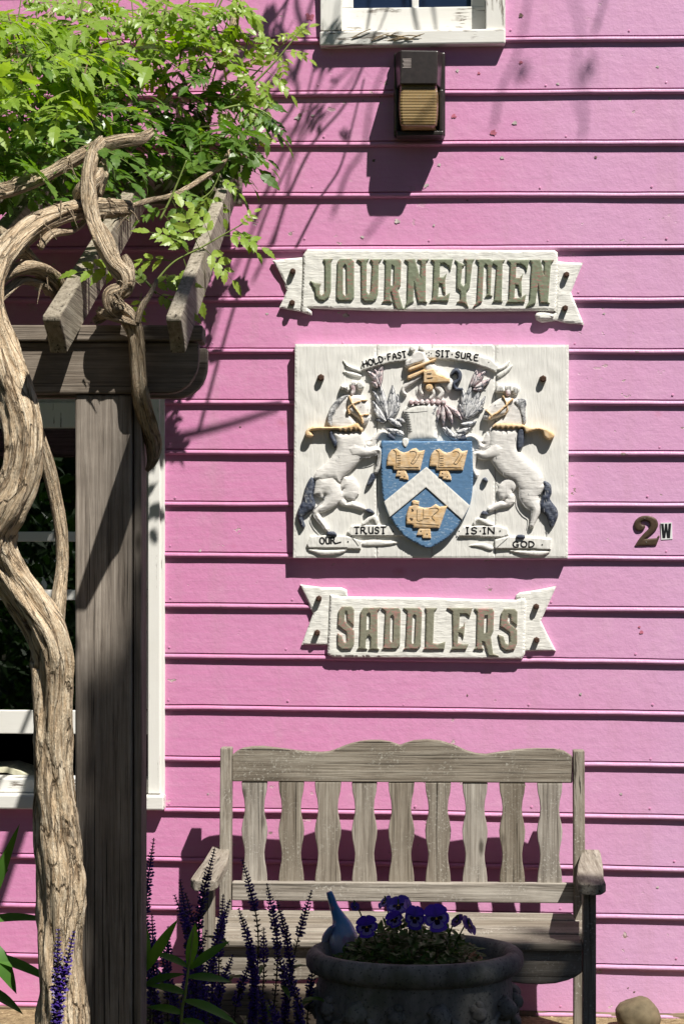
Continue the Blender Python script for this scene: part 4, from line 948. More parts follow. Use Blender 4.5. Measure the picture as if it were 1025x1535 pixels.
# ================================================================== VINE
vb = cp(93, 1460, 4.5); vb.z = 0
vn = Thing('trumpet_vine', 'twisting brown trumpet vine with green leaves climbing the pergola', 'vine', vb)
def bark_fn(k1, amp, seed):
    def fn(t, L, i):
        v = Vector((math.cos(t) * 1.6, math.sin(t) * 1.6, L * 5 + seed)); tw = t + L * 2.5
        return 1 + amp * .5 * math.sin(k1 * tw + 2 * mnoise.noise(v)) + amp * mnoise.noise(v * 1.2) + amp * .8 * mnoise.noise(Vector((math.cos(t) * 5, math.sin(t) * 5, L * 7 + seed))) + amp * .45 * math.sin(12 * tw + 5 * mnoise.noise(v * 2)) * (.4 + mnoise.noise(v * 3))
    return fn
def vine(name, pts, n=28, amp=.16, k1=5, seed=0, sub=7, parent=None):
    "pts: (px, py, depth, width px)"
    q = catmull([(*cp(x, y, d), w / 2 / (F / d)) for x, y, d, w in pts], sub)
    mb = MB().tube([p[:3] for p in q], [p[3] for p in q], n, fn=bark_fn(k1, amp, seed))
    return vn.part(name, mb, m_bark, parent, smooth=True)
vine('trunk', [(98,1640,4.50,84),(95,1560,4.50,72),(93,1470,4.50,66),(92,1390,4.50,66),(92,1310,4.50,70),(86,1230,4.49,64),(80,1160,4.48,58),(79,1090,4.47,56),(80,1030,4.46,56),(80,985,4.45,60),(70,945,4.44,62),(45,905,4.43,58),(18,865,4.42,56),(-4,828,4.40,58),(-8,795,4.38,62),(8,762,4.36,62),(28,722,4.36,58),(37,678,4.36,56),(34,635,4.37,58),(22,588,4.38,58),(6,538,4.39,54),(-10,488,4.40,46),(-16,445,4.42,42),(-8,405,4.46,40),(10,376,4.50,38),(34,351,4.55,35),(62,333,4.60,32),(95,320,4.66,30),(130,313,4.72,28),(165,311,4.78,28),(192,312,4.84,24)], 48, .17, 5, 1.3, 9)
vine('branch', [(-70,330,4.7,30),(-30,298,4.72,24),(20,283,4.74,22),(60,268,4.76,20),(100,246,4.78,20),(140,224,4.8,22),(180,212,4.82,20),(210,208,4.85,18),(226,198,4.9,13)], 28, .2, 3, 5)
vine('branch', [(152,212,4.80,18),(140,228,4.76,18),(133,262,4.70,20),(136,300,4.66,22),(142,335,4.62,22),(155,368,4.58,22),(172,398,4.55,22),(188,415,4.53,24),(186,434,4.53,22),(168,442,4.53,22),(172,460,4.53,26),(190,474,4.54,26),(203,500,4.555,25),(207,540,4.565,23),(212,590,4.575,24),(222,632,4.63,26),(230,662,4.68,24),(228,690,4.70,14),(220,706,4.70,5)], 30, .22, 4, 9)
vine('branch', [(190,430,4.52,18),(196,405,4.56,14),(188,385,4.6,10)], 10, .25, 3, 2)
vine('branch', [(55,640,4.62,20),(70,690,4.63,22),(82,740,4.64,20),(92,800,4.64,20),(93,850,4.62,20),(88,900,4.56,24),(84,950,4.52,20)], 12, .2, 3, 3)
vine('branch', [(-40,450,4.44,26),(0,415,4.5,24),(30,402,4.55,22),(60,402,4.6,22),(84,420,4.66,20),(92,445,4.72,16)], 12, .25, 3, 13)
vine('branch', [(0,345,4.7,14),(30,365,4.68,14),(52,392,4.64,14),(70,410,4.62,12)], 10, .25, 3, 17)
vine('branch', [(140,290,4.78,26),(150,262,4.8,24),(152,240,4.84,14)], 12, .35, 4, 19)
vine('branch', [(150,318,4.80,10),(192,310,4.95,9),(226,300,5.2,8),(262,292,5.4,8),(300,270,5.7,8),(330,250,5.9,7),(345,225,6.0,6)], 10, .25, 3, 23)
vine('branch', [(330,100,6.05,16),(345,70,6.1,15),(352,30,6.15,14),(356,-20,6.2,12),(350,-120,6.25,10)], 10, .25, 3, 29)
vine('branch', [(-30,165,5.4,22),(10,155,5.4,20),(48,160,5.45,14)], 10, .25, 3, 31)
vine('branch', [(180,460,4.5,16),(160,470,4.6,18),(145,480,4.7,12)], 10, .25, 3, 37)
vine('branch', [(-20,110,5.5,9),(30,70,5.6,8),(60,40,5.7,8),(100,-10,5.8,7)], 8, .2, 3, 41)

vine('branch', [(-30,392,4.52,16),(10,372,4.56,18),(40,384,4.60,17),(62,412,4.63,15),(74,440,4.67,12)], 14, .3, 3, 43)
vine('branch', [(-20,470,4.50,14),(8,440,4.54,15),(34,420,4.58,15),(66,428,4.63,13),(88,452,4.70,10)], 12, .3, 3, 47)
vine('branch', [(60,372,4.58,11),(78,352,4.60,12),(110,346,4.70,10),(128,332,4.76,8)], 10, .3, 3, 53)
vine('branch', [(118,296,4.72,18),(128,282,4.70,22),(146,268,4.72,18),(150,250,4.78,10)], 14, .4, 4, 59)
vine('branch', [(142,330,4.66,10),(160,350,4.66,10),(176,388,4.60,11),(182,408,4.56,12)], 10, .3, 3, 61)
vine('branch', [(150,466,4.60,12),(166,474,4.55,14),(186,480,4.52,12),(204,486,4.53,8)], 12, .35, 3, 67)
vine('branch', [(235,420,4.60,6),(226,440,4.56,8),(212,462,4.53,10),(206,484,4.53,10)], 8, .3, 3, 71)
mbf = MB(); rf = random.Random(8)
for k in range(60):
    x, y, d, w = rf.choice([(60,333,4.58,32),(95,320,4.64,30),(130,313,4.70,28),(165,311,4.76,28),(188,313,4.82,26),(70,410,4.62,22),(85,425,4.66,20),(30,402,4.54,22),(150,262,4.79,24),(172,450,4.51,28),(190,425,4.51,24),(20,283,4.73,22),(100,246,4.77,20)])
    p = cp(x + rf.gauss(0, w * .32), y + rf.gauss(0, w * .32), d - w / 2 / (F / d) * rf.uniform(.3, .95)); dv = Vector((rf.gauss(0, 1), -abs(rf.gauss(.2, .3)), rf.gauss(-.4, .8))).normalized(); L_ = rf.uniform(.012, .045)
    mbf.tube([p, p + dv * L_ * .5, p + dv * L_ + Vector((0, 0, -.3 * L_))], [.0022, .0018, .0006], 4)
vn.part('bark_fibre', mbf, m_bark, kind='stuff')
# ---- leaves: pinnate, toothed leaflets
def leaflet(mb, o, d, up, L, W, rs, curl=.25):
    "one toothed leaflet: base o, direction d, face normal up"
    d = d.normalized(); s = d.cross(up).normalized(); up = s.cross(d).normalized()
    pr = [(.0, .02), (.12, .34), (.22, .27), (.36, .60), (.42, .44), (.58, .58), (.62, .38), (.76, .40), (.80, .20), (1.0, .0)]
    mid = []; l = []; r_ = []
    for t, w in pr:
        dz = -curl * L * t * t
        p = o + d * (L * t) + up * dz; mid.append(p)
        if 0 < t < 1: l.append(p + s * (w * W) + up * (.16 * w * W)); r_.append(p - s * (w * W) + up * (.16 * w * W))
    mids = [mid[0], mid[3], mid[6], mid[9]]
    vs = mids + l + r_; n = len(l); fs = []
    for b in (4, 4 + n):
        fs += [(0, b, b + 1, b + 2), (0, b + 2, 1), (1, b + 2, b + 3, b + 4), (1, b + 4, b + 5, 2), (2, b + 5, b + 6, b + 7), (2, b + 7, 3)]
    mb.add(vs, fs)
def compound(seed, pairs=4, scale=1.0):
    rs = random.Random(seed); mb = MB(); q = []
    for k in range(9):
        t = k / 8; q.append(Vector((t * .78, .05 * math.sin(t * 3 + seed), .10 * t - .28 * t * t)))
    mb.tube(q, [.010 - .006 * k / 8 for k in range(9)], 3, 1, cap=False)
    for k in range(pairs):
        t = .30 + .66 * k / pairs; i = min(7, int(t * 8)); o = q[i].lerp(q[i + 1], t * 8 - i); L = (.33 - .05 * abs(k - 1)) * rs.uniform(.85, 1.15)
        for sg_ in (-1, 1):
            d = Vector((.55 + .15 * k / pairs, sg_ * 1.0, rs.uniform(-.35, .12))); up = Vector((rs.uniform(-.3, .3), rs.uniform(-.2, .2) - sg_ * .2, 1))
            leaflet(mb, o, d, up, L, L * .44, rs, rs.uniform(.1, .35))
    leaflet(mb, q[8], q[8] - q[6], Vector((.2, 0, 1)), .36, .15, rs, .2)
    return mb
mb_leaf = [compound(s, 3 + s % 2) for s in range(5)]
me_leaf = [mesh_of(m, 'leaf', [m_leaf, m_stemg], recalc=False) for m in mb_leaf]
me_young = [mesh_of(m, 'leaf', [m_leafy, m_stemg], recalc=False) for m in mb_leaf]
def frame(pos, d, up, s):
    d = d.normalized(); y = up.cross(d).normalized(); z = d.cross(y)
    return Matrix(((d.x * s, y.x * s, z.x * s, pos.x), (d.y * s, y.y * s, z.y * s, pos.y), (d.z * s, y.z * s, z.z * s, pos.z), (0, 0, 0, 1)))
def put_leaf(mat, k, young=False):
    o = bpy.data.objects.new('leaf', (me_young if young else me_leaf)[k]); COL.objects.link(o); o.parent = vn.e
    o.matrix_local = Matrix.Translation(-vb) @ mat
rs = random.Random(11)
mass = []
def dens(x, y):
    "outline of the leaf mass in the picture"
    top_ = 30 + 18 * math.sin(x * .03) if x < 150 else 30 - (x - 150) * .25 + 14 * math.sin(x * .05)
    bot = 285 if x < 60 else 275 + 18 * math.sin(x * .045) if x < 250 else 262
    edge = 352 + 18 * math.sin(y * .06)
    return x < edge and y > top_ - 10 and y < bot
while len(mass) < 985:
    x = rs.uniform(-260, 372) if len(mass) < 900 else rs.uniform(185, 365); y = rs.uniform(5, 290)
    if not dens(x, y): continue
    zmin = 0
    d = rs.uniform(4.75, 6.28) if len(mass) < 900 else rs.uniform(5.88, 6.32)
    p = cp(x, y, d); plane = EYE + .48 + (d - 4.25) * sl
    if p.z < plane - (.04 if len(mass) < 900 else .10) or p.z > plane + .62: continue
    if x > 200 and d < 5.9: continue
    if x > 120 and d < 5.3: continue
    az = rs.uniform(0, 2 * math.pi); up = (Vector((.25, -.35, 1)) + Vector((rs.gauss(0, .45), rs.gauss(0, .45), 0))).normalized()
    dv = Vector((math.cos(az), math.sin(az) - .35, rs.uniform(-.55, .25)))
    hgt = p.z - plane
    mass.append((frame(p, dv, up, rs.choice((.10, .13, .16, .19, .225)) * rs.uniform(.9, 1.1) * d / 5.4), rs.randrange(5), hgt + rs.gauss(0, .10), d))
mass.sort(key=lambda t: t[3])
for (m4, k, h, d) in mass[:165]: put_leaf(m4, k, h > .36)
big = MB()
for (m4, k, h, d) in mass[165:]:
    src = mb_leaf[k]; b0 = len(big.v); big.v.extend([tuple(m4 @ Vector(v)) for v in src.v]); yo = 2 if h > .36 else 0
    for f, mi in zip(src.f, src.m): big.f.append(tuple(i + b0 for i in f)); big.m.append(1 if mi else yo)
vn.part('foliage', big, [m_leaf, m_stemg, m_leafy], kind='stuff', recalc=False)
# shoots with leaves at known places: (stem points, leaves (x, y, dx, dy, length px))
def shoot(pts, d, leaves, young=True, w=4):
    q = catmull([(*cp(x, y, d), 0) for x, y in pts], 5); mb = MB(); n = len(q)
    mb.tube([p[:3] for p in q], [w / 2 / (F / d) * (1 - .6 * i / n) for i in range(n)], 6)
    vn.part('shoot', mb, m_stemg, smooth=True)
    for i, (x, y, dx, dy, L) in enumerate(leaves):
        p = cp(x, y, d); l = math.hypot(dx, dy); dv = Vector((dx / l, rs.uniform(-.35, .1), -dy / l)); up = Vector((rs.uniform(-.1, .4), -.75, .75))
        put_leaf(frame(p, dv, up, L / (F / d)), i % 5, young)
shoot([(345,150),(380,125),(410,95),(435,65),(455,40)], 6.02, [(370,135,.4,.9,52),(385,120,.5,.85,62),(398,108,1,.55,64),(392,112,.1,-1,60),(412,92,-.5,-1,58),(425,78,1,.1,50),(440,60,.4,-.8,34),(420,85,.3,1,40),(375,130,-.6,-1,56),(352,146,.9,.6,60)])
shoot([(330,165),(360,158),(390,165),(410,178)], 6.0, [(350,160,.8,.7,62),(375,160,1,.65,70),(385,163,.5,1,66),(400,172,.9,.7,52),(342,170,.2,1,70),(352,175,.6,1,66)], False)
shoot([(330,60),(322,30),(335,-5),(352,-40)], 6.05, [(330,20,1,-.1,64),(325,40,-.9,.4,70),(335,0,1,.25,60),(322,50,.8,.6,60),(328,30,-1,-.1,60)])
shoot([(215,455),(236,420),(262,392),(300,372),(335,352),(365,335)], 4.9, [(330,354,.9,.1,80),(350,345,.8,.5,60),(300,372,.9,.6,84),(285,380,-.8,-.6,84),(262,395,-1,-.15,92),(300,374,-.3,-1,84),(245,412,.9,.55,70),(320,360,-.5,-.9,70),(275,388,.5,1,84),(355,340,.8,-.8,44)])
shoot([(235,440),(222,425),(200,405),(172,390),(150,385)], 4.62, [(200,404,-1,-.12,104),(228,430,-.7,-.7,64),(222,430,.9,-.25,74),(228,436,.9,.35,80),(215,440,-.2,.9,56)])
shoot([(240,330),(255,300),(268,270),(280,240)], 5.3, [(262,285,.9,.4,60),(250,310,-.9,.3,56),(270,262,.8,-.5,60),(246,322,.8,.8,60),(268,270,-.8,-.4,60),(258,300,.3,1,64)], False)
shoot([(300,300),(318,285),(330,260)], 5.6, [(310,290,.7,.8,56),(318,285,-.6,.8,56),(325,270,.9,.3,48)], True, 3)
shoot([(40,270),(46,285),(52,300)], 4.9, [(44,272,.3,1,44),(50,285,.8,.8,36)], False, 2)
shoot([(120,25),(130,-20),(150,-60)], 5.7, [(125,10,.8,-.5,60),(122,20,-.8,-.3,60),(128,0,1,.3,56)], True)
shoot([(240,50),(250,10),(262,-40)], 5.8, [(246,30,.8,-.5,60),(243,40,-.8,-.2,60),(250,10,.9,.2,60),(252,5,-1,.2,56)], True)
for k in range(34):
    x = rs.uniform(-20, 350); y = rs.uniform(60, 280); d = 6.15 if x > 200 else rs.uniform(5.2, 6.1); a_ = rs.uniform(-.9, .9); L_ = rs.uniform(50, 130)
    q = catmull([(*cp(x, y, d), 0), (*cp(x + L_ * .5 * math.sin(a_), y - L_ * .5 * math.cos(a_), d + rs.uniform(-.1, .1)), 0), (*cp(x + L_ * math.sin(a_ * 1.5), y - L_ * math.cos(a_ * 1.5), d + rs.uniform(-.1, .05)), 0)], 4)
    vn.part('twig', MB().tube([p[:3] for p in q], [.0042 - .0026 * i / len(q) for i in range(len(q))], 5), m_twig if k % 3 else m_stemg, smooth=True)
for (x, y, d, n_) in [(352,150,6.15,5),(360,100,6.15,5),(20,40,5.6,4),(75,30,5.75,4),(160,20,5.9,4),(205,35,6.0,4),(290,40,6.05,5),(310,90,6.1,4),(345,120,6.1,4),(352,190,6.1,4),(335,225,6.05,4),(180,60,5.8,4),(50,70,5.6,4)]:
    tx = x + rs.uniform(-25, 45) + (40 if x > 280 else 0); ty = y - rs.uniform(35, 80) * (1 if y < 150 else .2); P4 = [(x, y + 30), (x + (tx - x) * .4, y), (tx, ty)]
    shoot(P4, d, [(x + (tx - x) * t_, y + (ty - y) * t_ + 4, sg_ * rs.uniform(.5, 1), rs.uniform(-.7, .5), rs.uniform(36, 54)) for t_, sg_ in [(i / n_, (-1) ** i) for i in range(n_ + 1)]], True, 3)
# bare shoots that arch over the upper window, out of the picture; they draw the thin shadows on the boards
def sunpt(px, py, t): a = wloc(px, py, .01); return w2w(a[0], .01, a[1]) + (U * .8 + N + ZV * 1.9) * t
for i, (ln, t0, w) in enumerate([([(330,120),(385,60),(430,0),(470,-80)], .55, .007), ([(408,370),(430,300),(470,215),(520,150),(560,60),(600,-40)], .62, .006), ([(300,640),(345,480),(395,330),(430,250),(470,150),(490,60)], .75, .006), ([(440,380),(480,300),(510,250),(530,180),(545,120)], .5, .005),
        ([(870,210),(875,170),(862,110),(868,40),(850,-60)], 1.9, .006), ([(740,190),(752,130),(775,80),(792,0),(800,-60)], 1.8, .006), ([(250,660),(330,640),(420,610)], .8, .010), ([(380,330),(420,240),(455,160),(470,100)], .66, .005), ([(610,340),(585,380)], .6, .004), ([(640,20),(632,-20),(620,-90)], .55, .007), ([(560,20),(570,-40),(575,-90)], .6, .006), ([(890,50),(905,0),(912,-60)], 1.7, .006), ([(668,30),(660,-30),(640,-80)], .6, .005), ([(300,560),(340,430),(385,330),(420,240),(480,120),(500,20)], 1.2, .007), ([(380,420),(420,330),(440,240),(500,130),(560,70)], 1.0, .006), ([(500,320),(520,260),(545,220),(560,140),(610,30)], 1.3, .007), ([(370,230),(400,160),(450,90),(465,10),(500,-60)], .9, .009), ([(350,300),(400,215),(480,180),(540,100)], 1.1, .006), ([(440,120),(455,60),(445,0),(460,-60)], .8, .010), ([(410,200),(445,140),(420,60),(440,-30)], .7, .007), ([(545,360),(590,300),(625,250)], 1.5, .006)]):
    if i == 8: continue
    q = catmull([tuple(sunpt(x, y, t0 + .05 * math.sin(k * 1.7 + i))) for k, (x, y) in enumerate(ln)], 5)
    vn.part('shoot', MB().tube(q, [w * (1 - .5 * k / len(q)) for k in range(len(q))], 6), m_twig, smooth=True)
for (x, y, t0, s) in [(460,155,.55,.10),(524,185,.5,.09),(470,60,.6,.16),(440,30,.6,.18),(410,90,.5,.15),(870,90,1.8,.08),(770,95,1.8,.08),(395,20,.5,.18),(505,110,.55,.08),(430,10,.7,.18),(600,30,.6,.08)]:
    p = sunpt(x, y, t0); put_leaf(frame(p, Vector((rs.uniform(-1, 1), rs.uniform(-.3, .3), -.8)), SUNV + Vector((rs.gauss(0, .3), 0, rs.gauss(0, .3))), s), rs.randrange(5))

# ================================================================== PLANTER
PC = cp(621.5, 1450, 5.36); PC.z = 0
pt = Thing('stone_planter', 'round dark stone planter with rolled rim standing before the bench', 'planter', PC)
SY = .76
def potfn(t, z): return 1 + .006 * mnoise.noise(Vector((math.cos(t) * 3, math.sin(t) * 3, z * 9))) + .003 * mnoise.noise(Vector((math.cos(t) * 14, math.sin(t) * 14, z * 40)))
Mp = Mat('weathered_concrete', .85, .25); c_ = Mp.coord((1, 1, 1), rnd=False)
cc = Mp.ramp(Mp.noise(Mp.coord((1, 1, .35), rnd=False), 9, 6, .7), [(.3, (.07, .07, .066)), (.5, (.19, .185, .172)), (.7, (.31, .30, .27))])
cc = Mp.mix(Mp.ramp(Mp.noise(c_, 5, 4, .7), [(.52, 0.0), (.66, .6)]), cc, (.10, .115, .06))
cc = Mp.mix(Mp.ramp(Mp.noise(c_, 110, 3, .6), [(.58, 0.0), (.66, .7)]), cc, (.04, .038, .04))
cc = Mp.mix(Mp.ramp(Mp.noise(c_, 13, 3, .6), [(.60, 0.0), (.72, .5)]), cc, (.34, .31, .26)); Mp.col(cc)
Mp.bump(Mp.noise(c_, 90, 5, .7), .5, .004)
bodyp = [(.0, .002), (.19, .0), (.225, .006), (.232, .03), (.24, .06), (.262, .14), (.272, .24), (.274, .32), (.268, .385), (.266, .405)]
pt.part('bowl', MB().lathe(bodyp, PC, 72, SY, fn=potfn), Mp.m, smooth=True)
rimp = [(.262, .395), (.276, .402), (.292, .410), (.3005, .424), (.3015, .440), (.297, .455), (.286, .465), (.272, .467), (.258, .461), (.250, .448), (.246, .425), (.242, .390), (.236, .385)]
mb = MB(); n = 96
rim = MB().lathe(rimp, PC, n, SY, fn=potfn); rim.f = rim.f[:-2]; rim.m = rim.m[:-2]
for k in range(n): a = 12 * n + k; b2 = 12 * n + (k + 1) % n; rim.f.append((a, b2, (k + 1) % n, k)); rim.m.append(0)
pt.part('rim', rim, Mp.m, smooth=True)
pt.part('soil', MB().lathe([(.0, .405), (.12, .412), (.2, .405), (.244, .395), (.244, .38)], PC, 40, SY, fn=lambda t, z: 1 + .01 * math.sin(9 * t)), m_soil, smooth=True)
# embossed swags, rosettes and lion-like bosses round the bowl
def onpot(t, z, out=0.):
    r_ = np.interp(z, [p[1] for p in bodyp[2:]], [p[0] for p in bodyp[2:]]) + out
    return Vector((PC.x + r_ * math.cos(t), PC.y + r_ * math.sin(t) * SY, z))
def blob(th, name, c, rad, sq, mat, nz=.2, seed=0, parent=None, seg=14):
    mb = MB(); pr = [(rad * math.sin(math.pi * k / 8) if 0 < k < 8 else rad * .02, -rad * sq * math.cos(math.pi * k / 8)) for k in range(9)]
    mb.lathe(pr, c, seg, 1, fn=lambda t, z: 1 + nz * mnoise.noise(Vector((math.cos(t) * 1.5 + seed, math.sin(t) * 1.5, z / rad * 1.5))))
    return th.part(name, mb, mat, parent, smooth=True)
for k in range(12):
    t = -math.pi / 2 + (k - 5.5) * .42
    if k % 2:
        q = [onpot(t - .30 + .6 * j / 10, .318 - .05 * math.sin(math.pi * j / 10), .004) for j in range(11)]
        pt.part('swag', MB().tube(q, [.006 + .011 * math.sin(math.pi * j / 10) for j in range(11)], 8, fn=lambda t_, L, i: 1 + .3 * math.sin(i * 2.6)), Mp.m, smooth=True)
    c = onpot(t, .325, .006); o = blob(pt, 'boss', c, .030 if k % 2 == 0 else .021, 1.05, Mp.m, .35, k)
    for j in range(5):
        a = j * 1.257; blob(pt, 'boss_petal', onpot(t + .085 * math.cos(a) * (1 if k % 2 == 0 else .7), .325 + .024 * math.sin(a), .003), .013, 1, Mp.m, .3, j, o, 8)

# ================================================================== BIRD FIGURINE
bd = 5.45
bb = cp(512, 1420, bd)
q = catmull([(*cp(493, 1337, bd), .0085), (*cp(496, 1345, bd), .0105), (*cp(501, 1360, bd), .0125), (*cp(508, 1376, bd), .020), (*cp(512, 1388, bd), .030), (*cp(514, 1402, bd), .040), (*cp(517, 1420, bd), .044), (*cp(520, 1438, bd), .034), (*cp(522, 1446, bd), .02)], 4)
Mbd = Mat('glazed_ceramic', .18, .6); tc = Mbd.coord((1, 1, 1), rnd=False); sp = Mbd.n('ShaderNodeSeparateXYZ'); Mbd.l(tc, sp.inputs[0])
zz = Mbd.math('ADD', sp.outputs['Z'], Mbd.math('MULTIPLY', Mbd.noise(tc, 40, 3), .05))
cb_ = Mbd.ramp(Mbd.math('MULTIPLY', zz, 5.5), [(.28, (.42, .42, .50)), (.40, (.24, .34, .56)), (.55, (.09, .27, .52)), (.80, (.045, .20, .46))])
cb_ = Mbd.mix(Mbd.ramp(Mbd.noise(tc, 28, 2), [(.55, 0.0), (.62, .6)]), cb_, (.40, .20, .34)); Mbd.col(cb_)
bt = Thing('bird_figurine', 'blue and white glazed ceramic bird with tail up in the planter', 'figurine', bb)
bt.part('body', MB().tube([p[:3] for p in q], [p[3] for p in q], 16), Mbd.m, smooth=True)
q = catmull([(*cp(500, 1388, bd - .03), .004), (*cp(495, 1394, bd - .02), .009), (*cp(488, 1406, bd), .011), (*cp(486, 1420, bd), .008)], 4)
bt.part('wing', MB().tube([p[:3] for p in q], [p[3] for p in q], 10), Mbd.m, smooth=True)

# ================================================================== PANSIES
m_pet = leaf('pansy_petal_blue', (.045, .030, .30), (.11, .075, .50), .25, scale=40)
m_petd = leaf('pansy_petal_violet', (.030, .012, .16), (.07, .03, .30), .25, scale=40)
m_pale = leaf('pansy_pale_zone', (.14, .12, .46), (.34, .30, .66), .25, scale=60)
m_blot = plain('pansy_blotch', (.010, .005, .03), .7, .2, .2, 60, 0); m_eye = plain('pansy_eye', (.70, .48, .05), .6, .2, .1, 60, 0)
m_pleaf = leaf('pansy_leaf', (.030, .075, .015), (.11, .19, .035), .3, scale=25)
m_brownleaf = leaf('withered_leaf', (.22, .12, .04), (.42, .22, .10), .2)
def petal(mb, ang, L, W, base, mi, dz):
    ca_, sa_ = math.cos(ang), math.sin(ang); ring = []
    pr = [(.0, .14), (.3, .52), (.6, .92), (.82, 1.0), (.97, .66), (1.03, .0)]
    pts = [(t * L, w * W / 2) for t, w in pr]; loop = [(x, y) for x, y in pts] + [(x, -y) for x, y in pts[-2::-1]]
    c = (L * .5, 0); vs = [(c[0], c[1], dz + .001)] + [(x, y, dz + .10 * y * y / W + .06 * x * x / L * (1 if (i % 3) else .4)) for i, (x, y) in enumerate(loop)]
    vs = [(x * ca_ - y * sa_ + base[0], x * sa_ + y * ca_ + base[1], z) for x, y, z in vs]; n = len(loop)
    mb.add(vs, [(0, 1 + i, 1 + (i + 1) % n) for i in range(n)], mi)
def pansy_mesh():
    p1 = MB(); petal(p1, R(125), .50, .52, (0, .0), 0, -.03); petal(p1, R(55), .50, .52, (0, .0), 0, -.02)
    p2 = MB(); petal(p2, R(192), .46, .42, (0, 0), 0, .0); petal(p2, R(-12), .46, .42, (0, 0), 0, .005); petal(p2, R(-90), .52, .66, (0, 0), 0, .012)
    bl = MB()
    for a, L, W in ((192, .36, .26), (-12, .36, .26), (-90, .40, .44)): petal(bl, R(a), L, W, (0, 0), 1, .022)
    for a, L, W in ((192, .22, .15), (-12, .22, .15), (-82, .26, .14), (-98, .26, .14), (-112, .2, .1), (-68, .2, .1)): petal(bl, R(a), L, W, (0, 0), 0, .032)
    ey = MB(); petal(ey, R(-90), .09, .08, (0, .02), 0, .04)
    return p1, p2, bl, ey
pm = [mesh_of(m, n_, mt, recalc=False) for m, n_, mt in zip(pansy_mesh(), ('upper_petal', 'lower_petal', 'blotch', 'eye'), (m_pet, m_pet, [m_blot, m_pale], m_eye))]
pmd = [mesh_of(m, n_, mt, recalc=False) for m, n_, mt in zip(pansy_mesh(), ('upper_petal', 'lower_petal', 'blotch', 'eye'), (m_petd, m_petd, [m_blot, m_petd], m_eye))]
pb = Vector((PC.x, PC.y, .405))
pn = Thing('pansy_plant', 'purple blue pansies in bloom filling the stone planter', 'pansy', pb)
rs = random.Random(5)
for i, (x, y, d, s, look, dark) in enumerate([(654,1372,5.20,.088,(.05,-1,.15),0), (622,1372,5.24,.080,(.1,-1,0),0), (549,1385,5.24,.082,(-.1,-1,-.2),0), (597,1354,5.36,.088,(-.2,-.6,.8),0), (612,1362,5.30,.074,(1,-.5,.2),0), (590,1374,5.28,.070,(-.3,-.9,-.5),0), (702,1384,5.25,.078,(.8,-.35,.5),1), (685,1377,5.3,.05,(-.6,-.4,.6),1), (577,1349,5.4,.06,(-.8,-.5,.5),0), (532,1356,5.34,.03,(.3,-1,.5),1)]):
    s *= .82; p = cp(x, y + 3, d); z = (Vector(look) + Vector((rs.gauss(0, .25), 0, rs.gauss(0, .2)))).normalized(); xx = Vector((0, 0, 1)).cross(z); xx = (Vector((1, 0, 0)) if xx.length < .1 else xx).normalized(); yy = z.cross(xx); ro = rs.gauss(0, .3); s *= rs.uniform(.85, 1.12); xx, yy = xx * math.cos(ro) + yy * math.sin(ro), yy * math.cos(ro) - xx * math.sin(ro)
    m4 = Matrix(((xx.x * s, yy.x * s, z.x * s, p.x - pb.x), (xx.y * s, yy.y * s, z.y * s, p.y - pb.y), (xx.z * s, yy.z * s, z.z * s, p.z - pb.z), (0, 0, 0, 1)))
    fl = link('flower', (pmd if dark else pm)[1], pn.e); fl.matrix_local = m4
    for k in (0, 2, 3): c = link(('upper_petal', '', 'blotch', 'eye')[k], (pmd if dark else pm)[k], fl)
    g0 = Vector((PC.x + (p.x - PC.x) * .6, PC.y + (p.y - PC.y) * .3, .41)); q = catmull([tuple(g0), tuple((g0 + p) / 2 + Vector((0, .01, .02))), tuple(p + Vector((0, .012, .012))), tuple(p - z * .004)], 4)
    pn.part('stalk', MB().tube(q, [.0022] * len(q), 5), m_pleaf)
def leafblade(mb, o, d, up, L, W, curl, mi=0, n=5):
    d = d.normalized(); s = d.cross(up).normalized(); up = s.cross(d).normalized(); vs = []
    for k in range(n + 1):
        t = k / n; w = W * (math.sin(math.pi * min(1, t * .94 + .06)) ** .8) * (1 - .25 * t); p = o + d * (L * t) - up * (curl * L * t * t)
        vs += [p - s * w + up * (.25 * w), p, p + s * w + up * (.25 * w)]
    mb.add(vs, [(3 * k + a, 3 * k + a + 1, 3 * k + a + 4, 3 * k + a + 3) for k in range(n) for a in (0, 1)], mi)
mb = MB()
for k in range(1500):
    a = rs.uniform(0, 2 * math.pi); r_ = math.sqrt(rs.random()) * .205; p = Vector((PC.x - .01 + r_ * math.cos(a) * .95, PC.y + r_ * math.sin(a) * SY, .41 + rs.random() ** .8 * .140 * (1 - .75 * (r_ / .205) ** 2)))
    leafblade(mb, p, Vector((rs.gauss(0, 1), rs.gauss(-.3, 1), rs.uniform(-.2, .9))), Vector((rs.gauss(0, .4), -.4, 1)), rs.uniform(.018, .042), rs.uniform(.005, .011), rs.uniform(0, .6), 1 if rs.random() < .10 and p.z < .45 else 0, 3)
pn.part('foliage', mb, [m_pleaf, m_brownleaf], kind='stuff', recalc=False)

